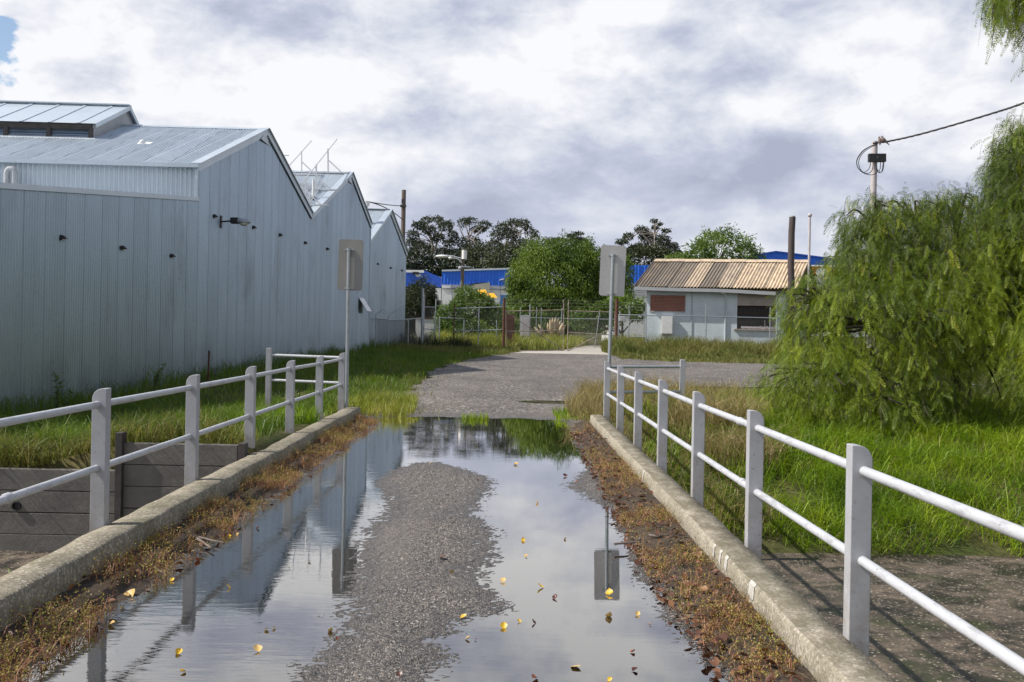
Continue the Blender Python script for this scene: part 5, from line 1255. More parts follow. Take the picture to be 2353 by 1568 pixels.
gum('olive-topped gum tree rising above the street lamp', [(1040, 450, 50, 38), (1095, 435, 50, 30), (1200, 470, 62, 36), (1150, 505, 60, 28), (1130, 592, 50, 34), (1030, 600, 50, 46), (1060, 660, 60, 56), (1160, 690, 100, 60), (1235, 720, 50, 55), (960, 690, 60, 50)],
    [[(1090, 800), (1090, 650), (1080, 560), (1060, 480)], [(1090, 640), (1130, 560), (1190, 490)], [(1085, 640), (1040, 560), (1010, 490)]], 176, fa)
gum('wide gum tree behind the blue parapet and the mid pepper tree', [(1340, 482, 65, 36), (1425, 452, 68, 32), (1495, 458, 60, 36), (1300, 545, 62, 46), (1545, 512, 42, 48), (1400, 535, 80, 44), (1280, 625, 60, 50), (1345, 690, 70, 80), (1450, 620, 80, 60), (1590, 560, 40, 50)],
    [[(1330, 800), (1350, 660), (1390, 560), (1420, 480)], [(1350, 660), (1440, 560), (1500, 490)], [(1345, 680), (1310, 600), (1300, 540)]], 168, fa)
gum('low far gum tree peeping over the mid pepper tree', [(830, 275, 50, 16), (760, 292, 45, 16), (820, 340, 95, 34), (570, 345, 60, 32), (645, 350, 55, 34), (900, 360, 50, 30)], [[(800, 420), (800, 360), (790, 300)], [(640, 420), (620, 360), (600, 340)]], 185, fb, 200)
gum('ragged gum tree with a tall thin leader, behind the pale sign', [(1555, 150, 34, 14), (1608, 180, 34, 12), (1672, 245, 42, 18), (1565, 215, 34, 22), (1435, 240, 66, 36), (1310, 300, 56, 32), (1250, 352, 60, 26), (1500, 320, 90, 62), (1640, 340, 66, 52), (1712, 405, 78, 52), (1400, 430, 110, 62), (1560, 440, 110, 60), (1785, 455, 38, 36)],
    [[(1545, 560), (1550, 400), (1560, 280), (1575, 160)], [(1550, 400), (1460, 300), (1420, 240)], [(1550, 420), (1650, 300), (1690, 250)]], 160, fb)

def bushy(name, label, lst, d, N, L, Wd, mat, trunk_px, r, dep=.9, droop=.5, group=None, cat='tree', bark='bark', **kw):
    rng = np.random.default_rng(int(d * 13 + len(label))); es = ells_px(lst, d, dep, 0.0, rng); x, y, z = gxy(trunk_px, d)
    t = thing(name, label, cat, (x, d, z), group)
    crown('crown', es, N, L, Wd, mat, t, rng, droop, .7, **kw)
    P = [([(x, d, z - .2), (x + .05 * r, d, z + (es[0][0][2] - z) * .5), Vector(es[0][0])], r, r * .3)]
    for c, rr in es[1:]: P.append(([Vector((x, d, z + (es[0][0][2] - z) * .35)), Vector((x, d, z)).lerp(Vector(c), .6) + Vector((0, 0, .3)), Vector(c)], r * .5, r * .12))
    limbs('trunk', P, bark, t); return t
bushy('pepper_tree', 'bright rounded pepper tree behind the gates, middle of the scene', [(1275, 640, 92, 82), (1222, 650, 48, 66), (1335, 640, 50, 72), (1290, 700, 95, 46), (1200, 690, 34, 42), (1250, 590, 54, 40), (1320, 590, 54, 38), (1360, 630, 40, 70), (1225, 715, 50, 40), (1400, 670, 45, 56), (1290, 735, 90, 28), (1195, 640, 32, 44)], 82, 95000, .27, .065, 'pepper_mid', 1290, .35, .9, .78, lo=.25, hi=1.1, lump=.22, cull=.35)
bushy('shrub', 'dense low green shrub between the dark red gate post and the shed', [(1430, 705, 52, 26), (1390, 715, 40, 22), (1465, 715, 25, 22), (1350, 735, 40, 25)], 74, 7000, .26, .08, 'pepper_mid', 1430, .12, .9, .55, cat='shrub')
bushy('shrub', 'large light green leafy shrub behind the braced fence panel', [(1085, 715, 46, 36), (1138, 735, 42, 32), (1045, 732, 40, 34), (1095, 762, 80, 34), (1072, 685, 24, 24), (1100, 700, 28, 24), (1145, 772, 36, 34), (1032, 768, 30, 28)], 66, 42000, .19, .06, 'shrub', 1095, .12, .8, .35, cat='shrub', lo=.45, hi=1.15)
bushy('shrub', 'dark olive shrub tucked against the corner of the smaller warehouse', [(965, 690, 34, 44), (950, 720, 30, 40), (985, 715, 22, 34)], 78, 8000, .3, .07, 'darkshrub', 965, .14, .9, .3, cat='shrub')
bushy('broadleaf_tree', 'grey-green rounded tree on the skyline behind the shed roof', [(1660, 580, 62, 46), (1612, 590, 40, 34), (1708, 592, 40, 32), (1640, 560, 34, 28), (1600, 610, 50, 20), (1560, 600, 30, 14)], 118, 12000, .45, .13, 'shrub', 1660, .3, .9, .3, lo=.4, hi=1.12, lump=.25)
bushy('dense_tree', 'very dark bushy tree between the pale sign and the blue wall end', [(1480, 600, 60, 28), (1530, 600, 40, 24), (1430, 605, 30, 26)], 140, 6000, .5, .2, 'darkshrub', 1480, .3, .9, .3)
bushy('pepper_tree', 'thin pepper tree sprig beside the blue wall end, left of the shed', [(1440, 630, 16, 34), (1425, 600, 22, 26), (1436, 665, 20, 20)], 84, 1500, .4, .08, 'pepper_mid', 1430, .1, .9, .7, lo=.2)
for lab, lst, dd, tx in (('dark bushy tree filling the gap behind the deep blue shed', [(955, 600, 40, 30), (1000, 612, 36, 24), (975, 620, 50, 18)], 150, 965), ('dark bushy tree behind the street lamp, below the gum crowns', [(1060, 600, 45, 26), (1110, 590, 40, 32), (1085, 614, 60, 16)], 152, 1085), ('dark bushy tree between the blue parapet and the rounded pepper tree', [(1160, 598, 45, 32), (1210, 590, 40, 40), (1190, 615, 60, 20)], 148, 1190)):
    bushy('dense_tree', lab, lst, dd, 7000, .5, .2, 'gum', tx, .3, .9, .4, group='dark trees below the gum crowns', lo=.3, hi=1.1, lump=.25)
bushy('shrub', 'low dark hedge-like shrubs under the rounded pepper tree, behind the far fence', [(1210, 735, 50, 26), (1290, 740, 60, 24), (1370, 738, 50, 26)], 92, 9000, .3, .1, 'pepper_mid', 1290, .1, .9, .5, cat='shrub')
def palm():
    d = 120; c = W(1631, 596, d); t = thing('palm_tree', 'small spiky palm on the skyline beside the very dark tree', 'palm', (c.x, d, 0)); rng = np.random.default_rng(3)
    m = MB(); m.tube([(c.x, d, 0), tuple(c)], [.3, .22], 8); m.build('trunk', M['bark'], t)
    V = []; 
    for k in range(26):
        a = rng.uniform(0, 6.28); e = rng.uniform(-.2, 1.2); dv = np.array([math.cos(a) * math.cos(e), math.sin(a) * math.cos(e), math.sin(e)]); s = unit(np.cross(dv, [0, 0, 1.0])) * .16
        p0 = np.array(c); p1 = p0 + dv * 1.0; p2 = p0 + dv * 1.9 + np.array([0, 0, -.6])
        V += [p0 - s * .4, p0 + s * .4, p1 + s, p1 - s, p1 - s, p1 + s, p2 + s * .1, p2 - s * .1]
    np_mesh('fronds', np.array(V), np.arange(len(V)).reshape(-1, 4), M['shrub'], t, False, np.full(len(V), .5))
palm()

def added_side_trees():      # unseen trees added past the pepper trees, to darken what the warehouse wall mirrors
    rng = np.random.default_rng(77); N = 9000; X = rng.uniform(17, 34, N); Y = rng.uniform(-12, 30, N); k = X > 10 + .62 * Y; X, Y = X[k], Y[k]; N = len(X)
    Z = rng.random(N) ** .8 * (5.5 + 3.5 * vnoise(X, Y, 6, 3)) + .1; D = unit(rng.standard_normal((N, 3)) + np.array([0, 0, -.6])); S = unit(np.cross(D, rng.standard_normal((N, 3))))
    V, Q = leaf_quads(np.stack([X, Y, Z], 1), D, S, rng.uniform(.5, 1.1, N), rng.uniform(.25, .5, N)); stuff(np_mesh('unseen_trees', V, Q, M['pepper_mid'], None, False, np.repeat(rng.random(N), 4)), 'unseen bushy trees added past the pepper trees to darken the warehouse wall', 'unseen_trees')
added_side_trees()

# near weeping pepper trees: strands of pinnate leaves hanging from the limbs
def frond_template(pairs=7, L=.21, ll=.060, lw=.0095):
    P, D, l = [], [], []
    for i in range(pairs):
        x = L * (i + .8) / pairs
        for s in (-1, 1):
            P.append((x, 0, 0)); a = .95 - .25 * i / pairs; D.append((math.cos(a), s * math.sin(a), -.25)); l.append(ll * (1 - .45 * abs(i / pairs - .35)))
    P.append((L * .97, 0, 0)); D.append((1, 0, -.1)); l.append(ll * .8)
    P = np.array(P); D = unit(np.array(D)); S = unit(np.cross(D, np.array([0, 0, 1.0])))
    V, Q = leaf_quads(P, D, S, np.array(l), np.full(len(l), lw)); return V
def weeping(name, label, ells, nst, trunk, seed, hang=(.35, .95), zmin=None, dens=15, twig_p=.35):
    rng = np.random.default_rng(seed); T = frond_template(); nv = len(T)
    P, n, k = crown_pts(ells, nst, rng, lo=.5, hi=1.1, up=.3, lump=.24, cull=.5); N = len(P)
    t = thing(name, label, 'tree', tuple(trunk))
    out = unit(n * np.array([1, 1, .15]) + rng.standard_normal((N, 3)) * np.array([.3, .3, .1])); H = rng.uniform(*hang, N)
    O, DX, tint = [], [], []
    m = MB(); arch = np.where(rng.random(N) < .35, rng.uniform(.5, 1.0, N), rng.uniform(.05, .25, N)); reach = rng.uniform(.28, .6, N)
    stint = np.clip(.45 + .9 * vnoise(P[:, 0] * 1.0 + P[:, 1], P[:, 2], .9, 5) + rng.normal(0, .14, N), 0, .97)
    gold = rng.random(N) < .045
    for i in range(N):
        K = max(4, int(dens * H[i])); s = np.linspace(.05, 1, K) + rng.normal(0, .02, K)
        pos = P[i] + out[i] * (reach[i] * H[i] * (1 - np.exp(-2.2 * s)))[:, None] + np.array([0, 0, 1.0]) * ((arch[i] * s - 1.05 * s ** 2) * H[i])[:, None]
        tan = unit(out[i] * (reach[i] * 2.2 * np.exp(-2.2 * s))[:, None] + np.array([0, 0, 1.0]) * (arch[i] - 2.1 * s)[:, None])
        lat = unit(np.cross(tan, rng.standard_normal((K, 3))))
        d = unit(tan * .7 + lat * .95 + np.array([0, 0, -.35]))
        O.append(pos); DX.append(d); tint.append(np.full(K, 1.0 if gold[i] else stint[i]) + rng.normal(0, .05, K))
        if rng.random() < twig_p: m.tube([tuple(p) for p in pos[::max(1, K // 4)]], .004, 3, False)
    O = np.concatenate(O); DX = np.concatenate(DX); tint = np.clip(np.concatenate(tint), 0, 1)
    if zmin is not None:
        ok = O[:, 2] > zmin(O[:, 0], O[:, 1]); O, DX, tint = O[ok], DX[ok], tint[ok]
    n_ = len(O); S = unit(np.cross(DX, rng.standard_normal((n_, 3)))); U = np.cross(DX, S); sc = rng.uniform(.5, 1.08, n_)[:, None, None]
    V = O[:, None, :] + sc * (T[None, :, 0:1] * DX[:, None, :] + T[None, :, 1:2] * S[:, None, :] + T[None, :, 2:3] * U[:, None, :])
    V[:, :, 2] -= (T[:, 0] ** 2 * 1.2)[None, :]
    V = V.reshape(-1, 3)
    np_mesh('crown', V, np.arange(len(V)).reshape(-1, 4), M['pepper'], t, False, np.repeat(tint, nv))
    m.build('twig', M['bark'], t)
    base = Vector(trunk); P = []; fork = base + Vector((.1, 0, .9))
    P.append(([base - Vector((0, 0, .3)), base + Vector((.06, 0, .4)), fork], .24, .17))
    for c, r in ells:
        c = Vector(c); mid = fork.lerp(c, .55) + Vector((0, 0, .45)); P.append(([fork, mid, c + Vector((0, 0, .2 * r[2]))], .10, .03))
        for q in range(10):
            v = unit(rng.standard_normal(3)); e = c + Vector(v * r * .95); P.append(([mid.lerp(c, .6), c + Vector(v * r * .45) + Vector((0, 0, .15)), e], .03, .007))
    limbs('trunk', P, 'bark', t); print(label, n_, 'fronds'); return t
def near_peppers():
    d = 17.5
    L = [(2030, 585, 95, 105, 17.8), (2010, 655, 75, 80, 17.5), (2150, 600, 130, 130, 18.2), (1880, 770, 70, 90, 17.0), (1980, 760, 130, 130, 16.8), (2110, 740, 140, 150, 17.0), (1815, 885, 65, 55, 16.6), (1855, 700, 50, 55, 16.9), (2110, 930, 80, 55, 16.2), (2010, 945, 80, 40, 15.9), (2260, 830, 150, 160, 20.8), (2390, 800, 150, 190, 21.2), (1900, 880, 100, 85, 16.3),
         (2250, 560, 120, 110, 18.6), (2200, 690, 95, 110, 17.4), (2050, 880, 110, 85, 16.6), (1995, 510, 60, 55, 18.2), (2090, 490, 70, 45, 18.6), (2200, 480, 60, 40, 19), (2330, 590, 100, 100, 18.4), (2000, 680, 120, 130, 19.5), (2150, 700, 150, 150, 20), (1985, 545, 34, 40, 18)]
    es = []
    for px, py, rx, ry, dd in L:
        c = W(px, py, dd); s = dd / F; es.append((np.array(c), np.array([rx * s, min(rx * s, .95), ry * s])))
    x, y, z = gxy(2200, 18.2)
    weeping('pepper_tree', 'big weeping pepper tree hanging over the grassy bank beside the railing', es, 9500, (x, y, z), 5, (.16, .5), lambda X, Y: gz(X, Y) + .06)
    L = [(2440, 420, 130, 150, 18.5), (2370, 480, 85, 140, 18.0), (2345, 380, 62, 110, 18.4), (2375, 335, 50, 50, 18.4), (2350, 560, 80, 90, 17.6), (2480, 640, 170, 200, 18), (2430, 820, 90, 120, 15.6), (2560, 430, 190, 180, 19)]
    es = []
    for px, py, rx, ry, dd in L:
        c = W(px, py, dd); s = dd / F; es.append((np.array(c), np.array([rx * s, min(rx * s, 1.2), ry * s])))
    # a drooping bough that reaches into the top corner
    for px, py, rx, ry, dd in ((2410, -50, 110, 80, 14.5), (2362, 10, 42, 42, 14.4), (2425, 25, 60, 70, 14.6), (2345, -35, 48, 50, 14.4)):
        c = W(px, py, dd); s = dd / F; es.append((np.array(c), np.array([rx * s, rx * s, ry * s])))
    x, y, z = gxy(2620, 17.5)
    weeping('pepper_tree', 'taller weeping pepper tree at the frame edge with a bough drooping from above', es, 7000, (x, y, z), 9, (.18, .55), lambda X, Y: gz(X, Y) + .2)
near_peppers()

# ------------------------------------------------------------------ grass, weeds and litter (masses)
def blades(P, h, w, lean, rng, comb=(0, 0)):
    N = len(P); a = rng.uniform(0, 2 * np.pi, N); D = np.stack([np.cos(a), np.sin(a), np.zeros(N)], 1) * lean[:, None] + np.array([comb[0], comb[1], 0.0])
    b = rng.uniform(0, 2 * np.pi, N); S = np.stack([np.cos(b), np.sin(b), np.zeros(N)], 1) * (w[:, None] * .5)
    up = np.array([0, 0, 1.0]); h = h[:, None]
    m1 = P + up * h * .55 + D * h * .28; tp = P + up * h * (1 - .35 * np.clip(np.linalg.norm(D, axis=1), 0, 1.4)[:, None]) + D * h * .95
    V = np.stack([P - S, P + S, m1 + S * .85, m1 - S * .85, tp + S * .18, tp - S * .18], 1).reshape(-1, 3)
    i = np.arange(N)[:, None] * 6; Q = np.concatenate([i + np.array([[0, 1, 2, 3]]), i + np.array([[3, 2, 4, 5]])], 1).reshape(-1, 4); return V, Q
def grass(name, label, N, xr, yr, hr, wr, leanr, mat, seed, mask=None, comb=(0, 0), clump=.5, hscale=None, zoff=-.02):
    rng = np.random.default_rng(seed); X = rng.uniform(*xr, N); Y = rng.uniform(*yr, N)
    k = np.ones(N, bool) if mask is None else mask(X, Y)
    if clump: k &= rng.random(N) < np.clip(.62 + clump * 2.0 * vnoise(X, Y, .55, seed) + clump * vnoise(X, Y, .16, seed + 1), 0.03, 1)
    X, Y = X[k], Y[k]; N = len(X)
    h = rng.uniform(*hr, N) * (1 + .9 * vnoise(X, Y, .7, seed + 5))
    if hscale is not None: h = h * hscale(X, Y)
    V, Q = blades(np.stack([X, Y, gz(X, Y) + zoff], 1), h, rng.uniform(*wr, N), rng.uniform(*leanr, N), rng, comb)
    tint = np.clip(.5 + .8 * vnoise(X, Y, .9, seed + 9) + rng.normal(0, .16, N), 0, 1)
    return stuff(np_mesh(name, V, Q, M[mat], None, False, np.repeat(tint, 6)), label, 'grass')
def road_l(Y): return np.interp(Y, [17.5, 18.5, 21, 25.6, 35, 46, 52, 54], [-2.0, -1.9, -2.15, -2.4, -2.4, -1.2, -0.1, 0.4])
inL = lambda X, Y: (X > wx(Y) - .3) & (X < np.where(Y < 17, -2.86, road_l(Y)))
grass('lush_grass', 'lush bright green grass covering the channel bank under the pepper tree', 64000, (1.85, 12.5), (11.25, 17.2), (.16, .42), (.005, .011), (.5, 1.4), 'lush', 51, comb=(.1, -.6), clump=.9, mask=lambda X, Y: (Y > 11.5 + .7 * vnoise(X, Y * 0, .8, 61) + .5 * vnoise(X, Y * 0, .25, 62)) & ((X > 3.0 + 1.0 * vnoise(Y, X, .8, 63)) | (vnoise(X, Y, .4, 64) > .02)))
grass('lush_grass', 'lush green grass on the level ground behind the bank', 14000, (2.0, 12.5), (16.5, 24), (.15, .38), (.009, .017), (.2, .8), 'lush', 52, clump=.6, mask=lambda X, Y: X > 2.2 + 1.8 * sstep(19, 24, Y) * 0 )
grass('dry_grass', 'straw-coloured dry grass on the bank behind the railing posts', 24000, (1.75, 6.0), (11.6, 25), (.2, .6), (.006, .013), (.3, 1.1), 'dry', 53, clump=1.3, comb=(.1, -.3), mask=lambda X, Y: X < 2.9 + 2.0 * sstep(13, 19, Y) + 1.2 * vnoise(Y, X, 1.5, 7))
grass('dry_grass', 'straw-coloured tall grass at the end of the sunlit kerb', 1500, (1.1, 2.0), (16.9, 19.6), (.25, .6), (.006, .011), (.2, .8), 'dry', 54, clump=.5, mask=lambda X, Y: X > 1.15 + .35 * (17.6 - Y).clip(0))
grass('green_grass', 'green tuft of grass beside the end of the sunlit kerb', 900, (0.9, 1.7), (17.4, 19.2), (.1, .25), (.008, .014), (.3, .9), 'lush', 55, clump=.3)
grass('green_grass', 'shaded green grass between the retaining wall and the warehouse', 52000, (-13.5, -2.8), (10.82, 21), (.12, .30), (.007, .014), (.25, .85), 'grass', 56, mask=inL, clump=.5, hscale=lambda X, Y: 1 + 1.0 * sstep(1.3, .2, X - wx(Y)) + .5 * sstep(12.3, 11, Y))
grass('green_grass', 'green verge between the warehouse and the gravel', 60000, (-11, 0.5), (20.5, 54), (.10, .26), (.012, .024), (.2, .7), 'grass', 57, mask=inL, clump=.4, hscale=lambda X, Y: 1 + 1.3 * sstep(1.2, .1, X - wx(Y)))
grass('brown_grass', 'brownish grass hanging over the top of the concrete sleepers', 14000, (-13, -2.85), (10.72, 11.5), (.14, .4), (.006, .012), (.4, 1.1), 'weedgrass', 58, comb=(0, -.4), clump=.5)
grass('yellow_grass', 'yellow-green grass tufts at the end of the shaded kerb', 5200, (-3.0, -1.6), (16.6, 20.8), (.12, .36), (.008, .014), (.2, .8), 'verge', 59, mask=lambda X, Y: (X < road_l(Y) + .25) & ((Y > 17.3) | (X < -2.85)), clump=.5)
grass('verge_edge_grass', 'yellowing low grass along the gravel edge', 9000, (-4, 1.5), (19, 54), (.06, .16), (.012, .024), (.3, .9), 'weedgrass', 60, mask=lambda X, Y: (X > road_l(Y) - .9) & (X < road_l(Y) + .25), clump=.9)
grass('rank_grass', 'tall rank weeds along the fence in front of the shed', 48000, (5.6, 20), (50.5, 58.8), (.4, 1.0), (.018, .04), (.2, .8), 'weedgrass', 61, clump=.8, hscale=lambda X, Y: .35 + .75 * sstep(50.5, 54, Y))
grass('short_verge_grass', 'short green and ochre grass at the far edge of the gravel', 14000, (4.8, 22), (45, 51), (.08, .26), (.02, .04), (.2, .8), 'weedgrass', 62, mask=lambda X, Y: X > np.where(Y < 46, 7, 5.4), clump=.6)
grass('dry_grass', 'tall straw-yellow grass at the foot of the braced fence panel', 14000, (-4.4, 0.6), (58.6, 65), (.5, 1.05), (.02, .035), (.15, .6), 'verge', 63, clump=.6)
grass('brown_grass', 'brownish weeds between the green verge and the rusty gate post', 9000, (-6, 0.8), (50, 57), (.15, .42), (.018, .034), (.2, .8), 'weedgrass', 64, mask=lambda X, Y: X < road_l(Y) + .3, clump=.5)
grass('rank_grass', 'rank yellow-green grass behind the gates', 40000, (-1.5, 12), (59.2, 80), (.35, 1.0), (.025, .05), (.2, .7), 'verge', 65, mask=lambda X, Y: (X < 3.1 + .16 * (Y - 58.5)) | (X > 6.3 + .1 * (Y - 58)), clump=.5)
grass('dark_undergrowth', 'grey-brown undergrowth behind the wire fence by the warehouse', 7000, (-9, -2), (56, 66), (.3, 1.0), (.02, .04), (.2, .7), 'darkshrub', 66, clump=.7)
grass('lush_clumps', 'long arching clumps of bright grass on the channel bank', 16000, (1.9, 12.5), (11.5, 17.5), (.28, .58), (.006, .012), (.6, 1.4), 'lush', 151, comb=(.05, -.4), clump=2.6)
grass('bank_weeds', 'darker broad weeds among the bank grass', 6000, (1.9, 12.5), (11.5, 18), (.08, .3), (.014, .03), (.5, 1.3), 'shrub', 152, clump=2.4)
grass('road_edge_weeds', 'ragged weeds and dead grass creeping over the gravel edge', 5000, (-3.2, 1.5), (18, 54), (.05, .2), (.01, .02), (.3, 1.1), 'weedgrass', 153, mask=lambda X, Y: (X > road_l(Y) - .5) & (X < road_l(Y) + .7), clump=2.4)
grass('road_edge_weeds', 'dead grass creeping over the gravel beyond the sunlit kerb', 3500, (0.9, 9), (18, 32), (.06, .3), (.007, .016), (.3, 1.1), 'dry', 154, mask=lambda X, Y: X > np.interp(Y, [18, 22, 25, 27, 31], [.9, 1.3, 1.6, 3.4, 8.5]), clump=2.2)
grass('mixed_weeds', 'patchy weeds and dead stalks in the shaded verge', 8000, (-12, 0), (11, 50), (.12, .4), (.007, .016), (.2, .8), 'weedgrass', 155, mask=inL, clump=2.6)
grass('dead_thatch', 'dead straw scattered through the bank grass', 4000, (1.9, 12.5), (11.4, 19), (.15, .5), (.005, .010), (.6, 1.5), 'dry', 157, comb=(.1, -.4), clump=2.8)
def channel_grass():
    rng = np.random.default_rng(158); n = 2600; X = rng.uniform(-10, -4.0, n); Y = 10.6 - .9 * rng.random(n) ** 2.2; k = vnoise(X, Y, .6, 159) > -.12; X, Y = X[k], Y[k]; n = len(X)
    V, Q = blades(np.stack([X, Y, np.full(n, -.89)], 1), rng.uniform(.06, .22, n), rng.uniform(.006, .013, n), rng.uniform(.4, 1.3, n), rng)
    stuff(np_mesh('channel_weeds', V, Q, M['lush'], None, False, np.repeat(rng.uniform(.1, .7, n), 6)), 'low green weeds at the foot of the sleeper wall', 'weeds')
channel_grass()
def tuft(px, py, n, r, h, mat, label, seed, name='grass_tuft'):
    rng = np.random.default_rng(seed); c = G(px, py, .01); a = rng.uniform(0, 6.28, n); q = r * np.sqrt(rng.random(n))
    P = np.stack([c.x + q * np.cos(a) * 1.6, c.y + q * np.sin(a), np.full(n, -.01)], 1)
    V, Q = blades(P, rng.uniform(*h, n), rng.uniform(.006, .012, n), rng.uniform(.3, 1.1, n), rng)
    o = np_mesh(name, V, Q, M[mat], None, False, np.repeat(rng.uniform(.2, .9, n), 6)); tag(o, label, 'grass tuft')
tuft(1092, 962, 160, .16, (.06, .2), 'lush', 'small green grass tuft growing at the far edge of the puddle', 71)
def tussock(px, d, n, r, h, mat, label, seed, hh=None):
    rng = np.random.default_rng(seed); x, y, z = gxy(px, d); a = rng.uniform(0, 6.28, n); q = r * np.sqrt(rng.random(n))
    P = np.stack([x + q * np.cos(a), y + q * np.sin(a), np.full(n, z - .03)], 1); V, Q = blades(P, rng.uniform(*h, n), rng.uniform(.008, .014, n), rng.uniform(.35, 1.0, n), rng)
    tag(np_mesh('grass_tussock', V, Q, M[mat], None, False, np.repeat(rng.uniform(.1, .9, n), 6)), label, 'grass tussock')
tussock(175, 11.6, 420, .45, (.3, .6), 'grass', 'big arching green tussock above the sleepers, near the drain hole', 72)
tussock(110, 11.05, 260, .35, (.2, .42), 'weedgrass', 'orange-tinged tussock spilling over the sleeper wall edge', 73)
tussock(600, 13.8, 260, .32, (.2, .45), 'lush', 'fresh green tussock beside the railing near the return rail', 74)
tussock(690, 14.6, 240, .3, (.2, .42), 'lush', 'bright green tussock by the last worn railing posts', 75)
tussock(1640, 15.6, 1300, .7, (.4, .9), 'dry', 'grey-brown dead tussock on the bank behind the railing', 76)
tussock(1700, 13.9, 1000, .6, (.35, .8), 'dry', 'drooping straw tussock above the channel floor', 77)
def tall_weed(px, d, top, label, seed):
    rng = np.random.default_rng(seed); x, y, z = gxy(px, d); H = W(px, top, d).z - z
    t = thing('tall_weed', label, 'weed', (x, y, z)); m = MB(); P, D = [], []
    for s in range(3):
        e = Vector((x + rng.uniform(-.28, .28), y + rng.uniform(-.1, .1), z + H * (1 - .18 * s))); pts = smooth([Vector((x, y, z - .05)), Vector((x, y, z)).lerp(e, .5) + Vector((rng.uniform(-.06, .06), 0, 0)), e], 5); m.tube(pts, list(np.linspace(.009, .004, len(pts))), 5)
        for p in pts[2:]:
            for q in range(3): P.append(p); D.append(unit(rng.standard_normal(3) + np.array([0, 0, .2])))
    m.build('stem', M['darkshrub'], t) if False else m.build('stem', M['bark'], t)
    P = np.array(P); D = np.array(D); n = len(P); S = unit(np.cross(D, rng.standard_normal((n, 3)))); V, Q = leaf_quads(P, D, S, rng.uniform(.05, .13, n), rng.uniform(.025, .05, n))
    np_mesh('leaves', V, Q, M['shrub'], t, False, np.repeat(rng.uniform(.1, .5, n), 4))
tall_weed(134, 18.9, 860, 'tall thin branching weed against the shaded lean-to wall', 81)
tall_weed(352, 23.6, 838, 'spindly weed against the lean-to wall, farther along', 82)
def pampas():
    rng = np.random.default_rng(4); x, y, z = gxy(1270, 68); t = thing('pampas_grass', 'pampas grass clump with cream plumes seen through the gates', 'pampas grass', (x, y, z))
    n = 220; a = rng.uniform(0, 6.28, n); P = np.stack([x + .4 * np.cos(a), y + .3 * np.sin(a), np.full(n, z)], 1); V, Q = blades(P, rng.uniform(.6, 1.5, n), np.full(n, .03), rng.uniform(.3, .9, n), rng); np_mesh('leaves', V, Q, M['dry'], t, False, np.repeat(rng.uniform(0, .5, n), 6))
    for px, py in ((1228, 752), (1237, 745), (1258, 742), (1264, 733), (1270, 730), (1277, 729), (1283, 733), (1288, 737), (1294, 742), (1299, 748), (1274, 740), (1267, 745)):
        tp = W(px, py, 68 + rng.uniform(-.3, .3)); m = MB(); b = Vector((x, y, z)).lerp(tp, .55); m.tube(smooth([b, b.lerp(tp, .5), tp], 3), [.04, .09, .12, .11, .09, .05, .015], 7); m.build('plume', M['plume'], t)
pampas()

